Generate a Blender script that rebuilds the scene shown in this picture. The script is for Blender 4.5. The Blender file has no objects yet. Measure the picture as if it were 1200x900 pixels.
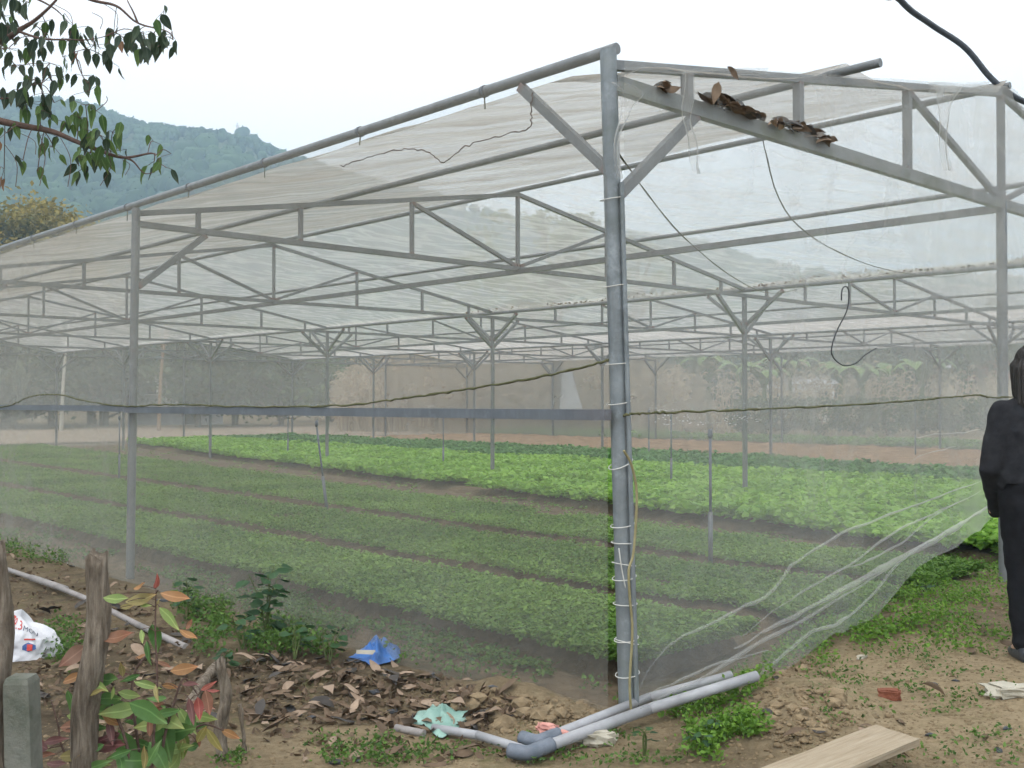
import bpy, bmesh, math, random
import numpy as np
from mathutils import Vector, Matrix, noise as mnoise
R = math.radians
random.seed(7); rng = np.random.default_rng(7)
sc = bpy.context.scene
col = sc.collection

# ------------------------------------------------------------------ camera, sky, sun, exposure
FP, PITCH, YAW = 1228.25, .0158, .8195      # focal length in photo pixels, tilt, turn of the net house
CAMH = 1.45
cam = bpy.data.objects.new('camera', bpy.data.cameras.new('camera')); col.objects.link(cam)
cam.location = (0, 0, CAMH); cam.rotation_euler = (math.pi/2+PITCH, 0, 0)
cam.data.sensor_width = 36; cam.data.lens = 36*FP/1200
cam.data.clip_start = .05; cam.data.clip_end = 6000
sc.camera = cam
SUN_EL, SUN_AZ = R(58), R(200)
world = bpy.data.worlds.new('World'); sc.world = world; world.use_nodes = True
wn = world.node_tree; wn.nodes.clear()
sky = wn.nodes.new('ShaderNodeTexSky'); sky.sky_type = 'NISHITA'; sky.sun_disc = False
sky.sun_elevation = SUN_EL; sky.sun_rotation = SUN_AZ; sky.air_density = 1.0; sky.dust_density = 6.0; sky.ozone_density = 1.0
hs = wn.nodes.new('ShaderNodeHueSaturation'); hs.inputs['Saturation'].default_value = .04
mxw = wn.nodes.new('ShaderNodeMix'); mxw.data_type = 'RGBA'; mxw.inputs[0].default_value = .7
mxw.inputs[7].default_value = (12.6, 12.5, 12.3, 1)       # even cloud deck
bg = wn.nodes.new('ShaderNodeBackground'); bg.inputs['Strength'].default_value = .12
wo = wn.nodes.new('ShaderNodeOutputWorld')
wn.links.new(sky.outputs[0], hs.inputs['Color']); wn.links.new(hs.outputs[0], mxw.inputs[6])
wn.links.new(mxw.outputs[2], bg.inputs[0]); wn.links.new(bg.outputs[0], wo.inputs[0])
sun = bpy.data.objects.new('sun', bpy.data.lights.new('sun', 'SUN')); col.objects.link(sun)
sun.data.energy = .9; sun.data.angle = R(25); sun.data.color = (1, .96, .9)
sd = Vector((math.sin(SUN_AZ)*math.cos(SUN_EL), math.cos(SUN_AZ)*math.cos(SUN_EL), math.sin(SUN_EL)))
sun.rotation_euler = sd.to_track_quat('Z', 'Y').to_euler(); sun.location = (0, -5, 30)
sc.view_settings.view_transform = 'Standard'; sc.view_settings.look = 'None'
sc.view_settings.gamma = 1; sc.view_settings.exposure = 0.55
sc.view_settings.use_curve_mapping = False
sc.render.engine = 'CYCLES'
cy = sc.cycles
cy.use_denoising = True; cy.max_bounces = 6; cy.diffuse_bounces = 3; cy.glossy_bounces = 2; cy.transmission_bounces = 4
cy.transparent_max_bounces = 40; cy.volume_bounces = 1; cy.sample_clamp_indirect = 6
cy.use_adaptive_sampling = True; cy.adaptive_threshold = .035

# ------------------------------------------------------------------ helpers
WM = {}
def sm(a, b, x):
    t = min(1, max(0, (x-a)/(b-a))); return t*t*(3-2*t)
def ray(px, py):
    dx, dz = (px-600)/FP, (450-py)/FP; c, s = math.cos(PITCH), math.sin(PITCH)
    return Vector((dx, c-dz*s, s+dz*c))
def at_depth(px, py, d):
    r = ray(px, py); return Vector((0, 0, CAMH)) + r*(d/r.y)
CORNER = Vector((.4698, 4.8204, 0))
UU = Vector((-math.cos(YAW), math.sin(YAW), 0)); VV = Vector((math.sin(YAW), math.cos(YAW), 0))
def W(u, v, z=0): return CORNER + UU*u + VV*v + Vector((0, 0, z))
def gh(x, y):
    """height of the ground outside the net house"""
    z = .13*sm(.9, 2.6, x)*sm(10.5, 7.5, y)
    q = Vector((x, y, 0)) - CORNER; u, v = q.dot(UU), q.dot(VV)
    inside = sm(-.25, .25, v)*sm(-.25, .25, u)
    near = sm(14, 9, y)*sm(-11, -8, x)*sm(9, 7, x)
    if near > 0:
        n = mnoise.fractal(Vector((x*1.3, y*1.3, 3.1)), 1.0, 2.0, 5)*.035 + mnoise.fractal(Vector((x*7, y*7, 9)), .9, 2.1, 4)*.012
        b = 0
        for cx_, cy_, rx, ry, a in MOUNDS: b += a*math.exp(-((x-cx_)/rx)**2-((y-cy_)/ry)**2)
        rough = .35+.65*min(1, b/.05)
        z += near*(n*rough*(1-.8*inside) + b*(1-inside) )
        if b > .01: z += near*(1-inside)*min(1, b/.06)*abs(mnoise.fractal(Vector((x*16, y*16, 4)), .8, 2.2, 3))*.03
    z -= .03*inside
    return z
MOUNDS = [(-.05, 5.05, .42, .2, .10), (.25, 4.75, .2, .18, .05), (-.75, 5.35, .4, .22, .06), (-1.5, 6.0, .6, .3, .05), (1.35, 4.85, .28, .35, .11), (1.1, 4.45, .3, .2, .05), (2.2, 6.2, .5, .4, .04), (-2.6, 7.2, .6, .4, .05)]
def ground_at(px, py):
    z = 0.0
    for _ in range(8):
        r = ray(px, py); t = (z-CAMH)/r.z; p = Vector((0, 0, CAMH)) + r*t; z = .5*z+.5*gh(p.x, p.y)
    return Vector((p.x, p.y, gh(p.x, p.y)))
def on_plane(px, py, p0, n):
    r = ray(px, py); o = Vector((0, 0, CAMH)); return o + r*((p0-o).dot(n)/r.dot(n))
def gable(px, py, off=0): return on_plane(px, py, CORNER-UU*off, UU)     # off: metres in front of the gable
def sidew(px, py, off=0): return on_plane(px, py, CORNER-VV*off, VV)

def tag(o, label=None, cat=None, group=None, kind=None):
    if label: o['label'] = label
    if cat: o['category'] = cat
    if group: o['group'] = group
    if kind: o['kind'] = kind
    return o
def place(o, M, parent=None):
    if parent is not None:
        o.parent = parent; o.matrix_parent_inverse = WM[parent.name].inverted()
    o.matrix_basis = M; WM[o.name] = M.copy()
    return o
def empty(name, loc, parent=None):
    o = bpy.data.objects.new(name, None); o.empty_display_size = .2; col.objects.link(o)
    return place(o, Matrix.Translation(Vector(loc)), parent)
def new(name, me, M=None, parent=None, mat=None):
    o = bpy.data.objects.new(name, me); col.objects.link(o)
    if mat is not None:
        if not me.materials: me.materials.append(mat)
        elif me.materials[0] != mat:
            o.material_slots[0].link = 'OBJECT'; o.material_slots[0].material = mat
    return place(o, M or Matrix(), parent)

class MB:
    def __init__(s): s.v = []; s.f = []; s.c = None
    def tube(s, pts, rad, n=8, cap=True, jit=0):
        pts = [Vector(p) for p in pts]; m = len(pts)
        rad = [rad]*m if not isinstance(rad, (list, tuple)) else rad
        b0 = len(s.v); prev = None
        for i, p in enumerate(pts):
            t = (pts[min(i+1, m-1)]-pts[max(i-1, 0)]).normalized()
            a = (prev - t*prev.dot(t)) if prev is not None else t.orthogonal()
            a.normalize(); prev = a; b = t.cross(a)
            for k in range(n):
                g = 2*math.pi*k/n; r = rad[i]*(1+(random.uniform(-jit, jit) if jit else 0))
                s.v.append(tuple(p + a*math.cos(g)*r + b*math.sin(g)*r))
        for i in range(m-1):
            for k in range(n):
                s.f.append((b0+i*n+k, b0+i*n+(k+1) % n, b0+(i+1)*n+(k+1) % n, b0+(i+1)*n+k))
        if cap:
            s.f.append(tuple(b0+k for k in range(n))[::-1]); s.f.append(tuple(b0+(m-1)*n+k for k in range(n)))
        return s
    def box(s, c, d, M=None):
        b0 = len(s.v); c = Vector(c)
        for x in (-.5, .5):
            for y in (-.5, .5):
                for z in (-.5, .5):
                    p = Vector((x*d[0], y*d[1], z*d[2]))
                    if M: p = M @ p
                    s.v.append(tuple(c+p))
        for f in ((0, 1, 3, 2), (4, 6, 7, 5), (0, 4, 5, 1), (2, 3, 7, 6), (0, 2, 6, 4), (1, 5, 7, 3)): s.f.append(tuple(b0+i for i in f))
        return s
    def quad(s, *p):
        b0 = len(s.v); s.v += [tuple(q) for q in p]; s.f.append(tuple(range(b0, b0+len(p)))); return s
    def grid(s, P, ns, nt):
        b0 = len(s.v)
        for i in range(ns+1):
            for j in range(nt+1): s.v.append(tuple(P(i/ns, j/nt)))
        for i in range(ns):
            for j in range(nt):
                a = b0+i*(nt+1)+j; s.f.append((a, a+1, a+nt+2, a+nt+1))
        return s
    def mesh(s, name, smooth=False, origin=None):
        me = bpy.data.meshes.new(name)
        me.from_pydata([tuple(Vector(v)-origin) for v in s.v] if origin is not None else s.v, [], s.f)
        if smooth: me.polygons.foreach_set('use_smooth', [True]*len(me.polygons))
        me.update(); return me
    def build(s, name, mat, parent=None, smooth=False):
        a = np.array(s.v); o = Vector(((a[:, 0].min()+a[:, 0].max())/2, (a[:, 1].min()+a[:, 1].max())/2, a[:, 2].min()))
        return new(name, s.mesh(name, smooth, o), Matrix.Translation(o), parent, mat)
def np_mesh(name, V, F, mat, parent=None, smooth=False, attr=None):
    """V (n,3), F (m,k) numpy arrays -> one mesh object with its origin at its base"""
    o = np.array([(V[:, 0].min()+V[:, 0].max())/2, (V[:, 1].min()+V[:, 1].max())/2, V[:, 2].min()])
    me = bpy.data.meshes.new(name); k = F.shape[1]
    me.vertices.add(len(V)); me.vertices.foreach_set('co', (V-o).astype(np.float32).ravel())
    me.loops.add(F.size); me.loops.foreach_set('vertex_index', F.astype(np.int32).ravel())
    me.polygons.add(len(F)); me.polygons.foreach_set('loop_start', (np.arange(len(F))*k).astype(np.int32))
    if smooth: me.polygons.foreach_set('use_smooth', np.ones(len(F), bool))
    if attr is not None:
        at = me.attributes.new('tint', 'FLOAT', 'POINT'); at.data.foreach_set('value', attr.astype(np.float32))
    me.update(calc_edges=True); me.validate()
    return new(name, me, Matrix.Translation(Vector(o)), parent, mat)

def leaf_cloud(C, size, aspect=.45, up=.3, tint=None, droop=0.0):
    """many folded four-point leaves at centres C (n,3): returns V,F,tint"""
    n = len(C); d = rng.normal(size=(n, 3)); d[:, 2] = d[:, 2]*.6+up-droop
    d /= np.linalg.norm(d, axis=1)[:, None]
    s = np.cross(d, rng.normal(size=(n, 3))); s /= np.linalg.norm(s, axis=1)[:, None]
    nn = np.cross(d, s)
    L = (size*(rng.uniform(.6, 1.4, n)) if np.isscalar(size) else size)[:, None]
    V = np.empty((n, 4, 3)); V[:, 0] = C-d*L*.5; V[:, 2] = C+d*L*.5
    V[:, 1] = C+s*L*aspect*.5+nn*L*.08; V[:, 3] = C-s*L*aspect*.5+nn*L*.08
    F = np.arange(n*4).reshape(n, 4)
    t = rng.uniform(0, 1, n) if tint is None else np.clip(tint+rng.normal(0, .18, n), 0, 1)
    return V.reshape(-1, 3), F, np.repeat(t, 4)

# ------------------------------------------------------------------ materials
def mat(name):
    m = bpy.data.materials.new(name); m.use_nodes = True; n = m.node_tree; n.nodes.clear()
    o = n.nodes.new('ShaderNodeOutputMaterial'); return m, n, o
def N(n, t, **kw):
    x = n.nodes.new(t)
    for k, v in kw.items(): setattr(x, k, v)
    return x
def noise_tex(n, scale, detail=6, rough=.6, vec=None):
    x = N(n, 'ShaderNodeTexNoise'); x.inputs['Scale'].default_value = scale; x.inputs['Detail'].default_value = detail; x.inputs['Roughness'].default_value = rough
    if vec is not None: n.links.new(vec, x.inputs['Vector'])
    return x.outputs['Fac']
def ramp(n, fac, stops):
    x = N(n, 'ShaderNodeValToRGB'); e = x.color_ramp.elements
    while len(e) < len(stops): e.new(.5)
    for el, (p, c) in zip(e, stops): el.position = p; el.color = (*c, 1)
    n.links.new(fac, x.inputs['Fac']); return x.outputs['Color']
def mix(n, fac, a, b, mode='MIX'):
    x = N(n, 'ShaderNodeMix', data_type='RGBA', blend_type=mode)
    for i, v in ((0, fac), (6, a), (7, b)):
        if hasattr(v, 'is_linked'): n.links.new(v, x.inputs[i])
        else: x.inputs[i].default_value = v if i == 0 else (*v, 1)
    return x.outputs[2]
def mth(n, op, a, b=None, clamp=False):
    x = N(n, 'ShaderNodeMath', operation=op); x.use_clamp = clamp
    for i, v in ((0, a), (1, b)):
        if v is None: continue
        if hasattr(v, 'is_linked'): n.links.new(v, x.inputs[i])
        else: x.inputs[i].default_value = v
    return x.outputs[0]
def pbr(n, o, color, rough=.8, metal=0, bump=None, bstr=.3, bdist=.02, spec=.3):
    p = N(n, 'ShaderNodeBsdfPrincipled'); p.inputs['Roughness'].default_value = rough; p.inputs['Metallic'].default_value = metal
    p.inputs['Specular IOR Level'].default_value = spec
    if hasattr(color, 'is_linked'): n.links.new(color, p.inputs['Base Color'])
    else: p.inputs['Base Color'].default_value = (*color, 1)
    if bump is not None:
        b = N(n, 'ShaderNodeBump'); b.inputs['Strength'].default_value = bstr; b.inputs['Distance'].default_value = bdist
        n.links.new(bump, b.inputs['Height']); n.links.new(b.outputs[0], p.inputs['Normal'])
    n.links.new(p.outputs[0], o.inputs['Surface']); return p
def obj_co(n): return N(n, 'ShaderNodeTexCoord').outputs['Object']
def geo_co(n): return N(n, 'ShaderNodeNewGeometry').outputs['Position']
def obj_rand(n): return N(n, 'ShaderNodeObjectInfo').outputs['Random']

def mottled(name, c0, c1, scale=8, rough=.8, bstr=.3, bscale=None, spec=.25, metal=0, bdist=.01):
    m, n, o = mat(name); g = geo_co(n); f = noise_tex(n, scale, 8, .65, g)
    c = ramp(n, f, [(.3, c0), (.7, c1)])
    pbr(n, o, c, rough, metal, noise_tex(n, bscale or scale*4, 6, .7, g), bstr, bdist, spec); return m
def leafy(name, c0, c1, trans=.35, rough=.55, attr=True):
    """leaf colour runs c0..c1 by each leaf's own tint"""
    m, n, o = mat(name)
    f = N(n, 'ShaderNodeAttribute', attribute_name='tint').outputs['Fac'] if attr else obj_rand(n)
    f2 = mth(n, 'ADD', mth(n, 'MULTIPLY', f, .8), mth(n, 'MULTIPLY', noise_tex(n, 6, 3, .6, geo_co(n)), .2))
    c = ramp(n, f2, [(0.1, c0), (.9, c1)])
    if not attr:      # single leaves: paler midrib, blotches, browner tip
        oc = obj_co(n); sx = N(n, 'ShaderNodeSeparateXYZ'); n.links.new(oc, sx.inputs[0])
        rib = mth(n, 'SUBTRACT', 1, mth(n, 'MULTIPLY', mth(n, 'ABSOLUTE', sx.outputs['Y']), 38), True)
        c = mix(n, mth(n, 'MULTIPLY', noise_tex(n, 7, 5, .7, oc), .55), c, tuple(x*.45 for x in c0))
        c = mix(n, mth(n, 'MULTIPLY', mth(n, 'SUBTRACT', sx.outputs['X'], .62), 1.1, True), c, (c0[0]*1.1+.05, c0[1]*.6, c0[2]*.6))
        c = mix(n, mth(n, 'MULTIPLY', rib, .5), c, tuple(min(1, x*1.5+.03) for x in c1))
    p = N(n, 'ShaderNodeBsdfPrincipled'); p.inputs['Roughness'].default_value = rough; p.inputs['Specular IOR Level'].default_value = .3
    n.links.new(c, p.inputs['Base Color'])
    t = N(n, 'ShaderNodeBsdfTranslucent'); n.links.new(c, t.inputs['Color'])
    mx = N(n, 'ShaderNodeMixShader'); mx.inputs[0].default_value = trans
    n.links.new(p.outputs[0], mx.inputs[1]); n.links.new(t.outputs[0], mx.inputs[2]); n.links.new(mx.outputs[0], o.inputs['Surface'])
    return m
def netting(name, a, color=(.62, .61, .58), trans=.45, dirt=(.42, .37, .30), dirtamt=.35, var=.5, stretch=(1, 1, 1), crease=0.0, near=True):
    """fine woven insect net: lets part of the light straight through, denser where seen edge-on, gathered or dirty"""
    m, n, o = mat(name); g = geo_co(n)
    mp = N(n, 'ShaderNodeMapping'); mp.inputs['Scale'].default_value = stretch; mp.inputs['Rotation'].default_value = (0, 0, -(math.pi/2-YAW)); n.links.new(g, mp.inputs['Vector'])
    f = noise_tex(n, 1.1, 4, .66, mp.outputs[0])
    dens = mth(n, 'MULTIPLY', mth(n, 'SUBTRACT', f, .5), var*2)
    if near:
        fine = noise_tex(n, 260, 0, .5, g)
        dens = mth(n, 'ADD', dens, mth(n, 'MULTIPLY', mth(n, 'SUBTRACT', fine, .5), .6))
    if crease:
        wv = N(n, 'ShaderNodeTexNoise'); wv.inputs['Scale'].default_value = 2.2; wv.inputs['Detail'].default_value = 2; wv.inputs['Distortion'].default_value = .6
        n.links.new(mp.outputs[0], wv.inputs['Vector'])
        rid = mth(n, 'SUBTRACT', 1, mth(n, 'MULTIPLY', mth(n, 'ABSOLUTE', mth(n, 'SUBTRACT', wv.outputs['Fac'], .5)), 14), True)
        dens = mth(n, 'ADD', dens, mth(n, 'MULTIPLY', rid, crease))
    al = mth(n, 'MULTIPLY', mth(n, 'ADD', dens, 1), a, True)
    geo = N(n, 'ShaderNodeNewGeometry'); dt = N(n, 'ShaderNodeVectorMath', operation='DOT_PRODUCT')
    n.links.new(geo.outputs['Normal'], dt.inputs[0]); n.links.new(geo.outputs['Incoming'], dt.inputs[1])
    cs = mth(n, 'MAXIMUM', mth(n, 'ABSOLUTE', dt.outputs['Value']), .3)
    tr = mth(n, 'POWER', mth(n, 'SUBTRACT', 1, al, True), mth(n, 'DIVIDE', 1, cs))
    al2 = mth(n, 'SUBTRACT', 1, tr, True)
    df = mth(n, 'MULTIPLY', mth(n, 'SUBTRACT', f if not near else noise_tex(n, .8, 4, .7, mp.outputs[0]), .35), dirtamt*3, True)
    c = mix(n, df, color, dirt)
    d = N(n, 'ShaderNodeBsdfDiffuse'); t = N(n, 'ShaderNodeBsdfTranslucent'); T = N(n, 'ShaderNodeBsdfTransparent')
    n.links.new(c, d.inputs[0]); n.links.new(c, t.inputs[0])
    m1 = N(n, 'ShaderNodeMixShader'); m1.inputs[0].default_value = trans; n.links.new(d.outputs[0], m1.inputs[1]); n.links.new(t.outputs[0], m1.inputs[2])
    m2 = N(n, 'ShaderNodeMixShader'); n.links.new(al2, m2.inputs[0]); n.links.new(T.outputs[0], m2.inputs[1]); n.links.new(m1.outputs[0], m2.inputs[2])
    n.links.new(m2.outputs[0], o.inputs['Surface']); return m

M = {}
def steel(name, c0, c1, rust=.5, moss=0):
    m, n, o = mat(name); g = geo_co(n); oc = obj_co(n)
    f = noise_tex(n, 5, 8, .7, g); c = ramp(n, f, [(.3, c0), (.7, c1)])
    mp = N(n, 'ShaderNodeMapping'); mp.inputs['Scale'].default_value = (60, 60, 3); n.links.new(g, mp.inputs[0])
    c = mix(n, mth(n, 'MULTIPLY', noise_tex(n, 1, 4, .6, mp.outputs[0]), .5), c, tuple(x*.6 for x in c0))
    sx = N(n, 'ShaderNodeSeparateXYZ'); n.links.new(oc, sx.inputs[0])
    e = mth(n, 'MULTIPLY', mth(n, 'SUBTRACT', mth(n, 'ABSOLUTE', sx.outputs['Z']), .44), 18, True)
    e = mth(n, 'MULTIPLY', mth(n, 'MULTIPLY', e, mth(n, 'MULTIPLY', noise_tex(n, 18, 4, .7, g), 1.5)), rust, True)
    c = mix(n, e, c, (.24, .075, .04))
    rb = mth(n, 'MULTIPLY', mth(n, 'SUBTRACT', noise_tex(n, 2.3, 8, .75, g), .60), 5, True); c = mix(n, mth(n, 'MULTIPLY', rb, .55), c, (.17, .085, .05))
    wt = mth(n, 'MULTIPLY', mth(n, 'SUBTRACT', noise_tex(n, 7, 6, .75, g), .56), 5, True); c = mix(n, mth(n, 'MULTIPLY', wt, .5), c, tuple(min(1, x*1.5) for x in c1))
    if moss:
        q = mth(n, 'MULTIPLY', mth(n, 'SUBTRACT', noise_tex(n, 3, 6, .7, g), .5), 4*moss, True); c = mix(n, q, c, (.10, .12, .03))
    pbr(n, o, c, .5, .25, noise_tex(n, 60, 4, .6, g), .12, .004, .4); return m
M['steel'] = steel('galvanised steel', (.17, .18, .185), (.28, .29, .30), .7)
M['pipe'] = steel('galvanised pipe', (.17, .18, .185), (.28, .29, .30), 0, .12)
M['post'] = steel('galvanised post', (.16, .18, .19), (.33, .36, .38), 0, .25)
M['mossy'] = steel('galvanised mossy beam', (.21, .225, .22), (.32, .335, .33), 0, 1.0)
M['railm'] = steel('dark rail', (.13, .145, .165), (.20, .22, .24), .1)
M['net_roof'] = netting('dirty roof net', .30, (.58, .555, .52), .55, (.27, .22, .165), .75, .8, (.30, 2.6, 1), .9)
M['net_roof_far'] = netting('roof net', .18, (.74, .72, .70), .6, (.48, .44, .39), .35, .6, (.5, 1.6, 1), .7, False)
M['net_side'] = netting('side net', .15, (.47, .46, .42), .3, (.30, .29, .24), .35, .3, (.6, .6, 1.2), .12)
M['net_front'] = netting('front net', .172, (.60, .595, .57), .35, (.40, .39, .35), .3, .35, (.7, .7, .7), .22)
M['net_far'] = netting('far net', .30, (.64, .63, .60), .4, (.4, .4, .38), .3, .35, (.5, .5, 1), 0, False)
M['net_fold'] = netting('gathered net', .19, (.68, .68, .66), .35, (.5, .48, .44), .3, .5, (1, 1, 1))
def ground_mat():
    m, n, o = mat('bare earth'); g = geo_co(n)
    za = N(n, 'ShaderNodeAttribute', attribute_name='tint').outputs['Fac']     # 0 dark humus .. 1 trodden tan earth
    f = noise_tex(n, 2.2, 10, .68, g); f2 = noise_tex(n, 22, 8, .75, g)
    dark = ramp(n, f2, [(.25, (.035, .027, .018)), (.55, (.085, .064, .042)), (.8, (.15, .115, .078))])
    tan = ramp(n, f2, [(.25, (.19, .142, .085)), (.5, (.33, .255, .158)), (.75, (.43, .345, .225))])
    za2 = mth(n, 'ADD', za, mth(n, 'MULTIPLY', mth(n, 'SUBTRACT', f, .5), 1.3), True)
    c = mix(n, za2, dark, tan)
    mo = mth(n, 'MULTIPLY', mth(n, 'SUBTRACT', noise_tex(n, 3.7, 9, .72, g), .53), 6, True)
    c = mix(n, mth(n, 'MULTIPLY', mo, .55), c, (.085, .10, .03))
    pbr(n, o, c, .95, 0, f2, .9, .03, .1); return m
M['ground'] = ground_mat()
M['soil'] = mottled('bed soil', (.09, .068, .045), (.215, .16, .105), 9, .95, .9, 26, .1, 0, .03)
M['drysoil'] = mottled('dry ploughed soil', (.20, .135, .085), (.36, .25, .165), 1.6, .95, .8, 12, .1, 0, .05)
M['road'] = mottled('dusty track', (.24, .18, .125), (.34, .265, .195), .6, .95, .4, 12, .1)
M['clod'] = mottled('earth clod', (.15, .11, .068), (.33, .25, .155), 14, .95, .8, 60, .1)
M['seedling'] = leafy('young mustard leaves', (.085, .19, .03), (.25, .41, .085), .35)
M['lettuce'] = leafy('bright lettuce leaves', (.17, .36, .035), (.36, .60, .10), .4, .45)
M['lettuce2'] = leafy('darker leaf crop', (.06, .17, .04), (.15, .32, .09), .35)
M['weed'] = leafy('weed leaves', (.045, .10, .02), (.14, .25, .05), .35)
M['weedlight'] = leafy('low weeds', (.07, .16, .02), (.20, .36, .05), .35)
M['darkweed'] = leafy('dark broad leaves', (.025, .075, .03), (.06, .14, .05), .3, .5, False)
M['stemgreen'] = mottled('green stem', (.06, .09, .03), (.12, .14, .05), 20)
M['twig'] = mottled('twig bark', (.07, .045, .035), (.16, .10, .08), 30)
M['bark'] = mottled('weathered wood', (.09, .068, .05), (.30, .245, .19), 11, .95, 1.0, 45, .1, 0, .03)
m_, n_, o_ = mat('weathered fibrous wood'); g_ = geo_co(n_); mp_ = N(n_, 'ShaderNodeMapping'); mp_.inputs['Scale'].default_value = (55, 55, 5); n_.links.new(g_, mp_.inputs[0])
f_ = noise_tex(n_, 1, 7, .7, mp_.outputs[0]); c__ = ramp(n_, f_, [(.3, (.07, .055, .042)), (.5, (.22, .18, .14)), (.72, (.40, .34, .275))])
c__ = mix(n_, mth(n_, 'MULTIPLY', mth(n_, 'SUBTRACT', noise_tex(n_, 9, 5, .7, g_), .48), 2.5, True), c__, (.10, .075, .055)); pbr(n_, o_, c__, .95, 0, f_, 1.0, .02, .1); M['bark'] = m_
M['trunk'] = mottled('tree bark', (.06, .05, .04), (.15, .12, .09), 6, .95, .8)
M['concrete'] = mottled('old concrete', (.10, .11, .085), (.23, .225, .195), 9, .9, .6, 60)
M['wall_grey'] = mottled('grey rendered wall', (.32, .32, .33), (.42, .42, .43), 1.2, .9, .2)
M['cream'] = mottled('cream paint', (.60, .50, .30), (.72, .62, .42), 1.2, .85, .1)
M['white_paint'] = mottled('white paint', (.7, .7, .69), (.82, .82, .81), 1.5, .8, .1)
M['roof_red'] = mottled('red roof', (.32, .09, .06), (.42, .15, .10), 3, .85, .3)
M['roof_grey'] = mottled('grey sheet roof', (.42, .43, .45), (.6, .6, .61), 3, .7, .2)
M['darkpane'] = mottled('dark window', (.03, .035, .04), (.06, .065, .07), 3, .3, 0)
M['pvc'] = mottled('grey pipe plastic', (.27, .27, .285), (.40, .40, .42), 7, .45, .1, 40, .4)
M['pvcdark'] = mottled('dark grey fitting', (.10, .12, .15), (.19, .21, .25), 12, .5, .1)
M['pvcold'] = mottled('dusty pipe plastic', (.22, .20, .19), (.36, .33, .32), 9, .6, .2)
M['pink'] = mottled('pink clay', (.55, .24, .20), (.68, .36, .31), 20, .8, .4)
M['brick'] = mottled('red brick', (.18, .055, .03), (.30, .12, .075), 25, .9, .8, 80)
M['plank'] = None
M['stone'] = mottled('pale stone', (.36, .33, .26), (.52, .48, .40), 14, .9, .6)
M['blueplastic'] = mottled('blue plastic', (.02, .085, .30), (.06, .19, .50), 16, .4, .3, 30, .4)
M['teal'] = mottled('teal plastic film', (.15, .28, .24), (.30, .46, .40), 9, .4, .3, 30, .4)
M['blackplastic'] = mottled('black plastic', (.02, .022, .028), (.07, .075, .085), 12, .45, .5, 40, .4)
M['sack'] = mottled('white woven sack', (.58, .58, .62), (.74, .74, .77), 9, .6, .4, 120, .3)
M['red_print'] = mottled('red print', (.55, .06, .05), (.62, .10, .08), 20, .7, 0)
M['dark_print'] = mottled('dark print', (.05, .06, .10), (.10, .11, .16), 20, .7, 0)
M['blue_print'] = mottled('blue print', (.05, .10, .28), (.09, .16, .36), 20, .7, 0)
M['rope'] = mottled('mossy rope', (.06, .07, .03), (.17, .165, .09), 30, .95, .8, 120)
M['string'] = mottled('white string', (.55, .54, .50), (.7, .69, .66), 30, .9, .2)
M['wire'] = mottled('dark wire', (.03, .033, .035), (.06, .06, .065), 30, .5, .1)
M['hose'] = mottled('black hose', (.035, .04, .05), (.075, .085, .10), 8, .45, .1)
M['cane'] = mottled('split cane', (.22, .19, .09), (.34, .30, .17), 20, .7, .2)
M['black_cloth'] = mottled('black cloth', (.012, .012, .015), (.030, .030, .035), 25, .85, .5, 180, .2)
M['black_cloth2'] = mottled('black trouser cloth', (.008, .008, .010), (.016, .016, .019), 25, .9, .5, 180, .15)
M['skin'] = mottled('skin', (.46, .28, .20), (.52, .33, .24), 12, .6, .1)
M['hair'] = mottled('dark hair', (.010, .008, .007), (.026, .020, .017), 60, .42, .6, 90, .5)
M['eye'] = mottled('eye', (.02, .015, .012), (.03, .02, .018), 10, .3, 0)
M['lip'] = mottled('lip', (.40, .16, .14), (.44, .19, .16), 10, .5, 0)
M['hill'] = mottled('hill ground', (.05, .07, .03), (.09, .11, .045), .05, .95, 0)
M['wood_far'] = leafy('far wood', (.012, .035, .016), (.055, .105, .035), .15, .8)
M['tree_dark'] = leafy('dark tree leaves', (.035, .06, .025), (.11, .145, .06), .25)
M['tree_mid'] = leafy('mid tree leaves', (.04, .085, .025), (.12, .19, .06), .3)
M['tree_yellow'] = leafy('flowering mango crown', (.085, .095, .02), (.34, .26, .055), .25)
M['tree_pale'] = leafy('pale feathery leaves', (.09, .14, .05), (.20, .26, .11), .35)
M['straw'] = leafy('dry stalks', (.30, .23, .15), (.52, .43, .31), .25, .8)
M['droplet'] = mottled('water droplets', (.75, .77, .8), (.85, .87, .9), 5, .2, 0)
def plank_mat():
    m, n, o = mat('rough sawn plank'); oc = obj_co(n)
    mp = N(n, 'ShaderNodeMapping'); mp.inputs['Scale'].default_value = (1.5, 26, 26); n.links.new(oc, mp.inputs[0])
    f = noise_tex(n, 2.4, 8, .65, mp.outputs[0]); c = ramp(n, f, [(.25, (.25, .195, .13)), (.5, (.35, .285, .205)), (.8, (.43, .365, .275))])
    st = noise_tex(n, 4, 6, .7, oc); c = mix(n, mth(n, 'MULTIPLY', mth(n, 'SUBTRACT', st, .5), 2.2, True), c, (.27, .21, .14))
    pbr(n, o, c, .85, 0, f, .5, .006, .15); return m
M['plank'] = plank_mat()
def dead_leaf_mat(i, a, b):
    m, n, o = mat('dead leaf %d' % i); r = obj_rand(n); at = N(n, 'ShaderNodeAttribute', attribute_name='tint').outputs['Fac']
    c = mix(n, mth(n, 'ADD', mth(n, 'MULTIPLY', r, .5), mth(n, 'MULTIPLY', at, .5), True), a, b)
    c = mix(n, mth(n, 'MULTIPLY', noise_tex(n, 60, 4, .7, geo_co(n)), .5), c, tuple(x*.5 for x in a)); pbr(n, o, c, .8, 0, None, spec=.2); return m
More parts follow.
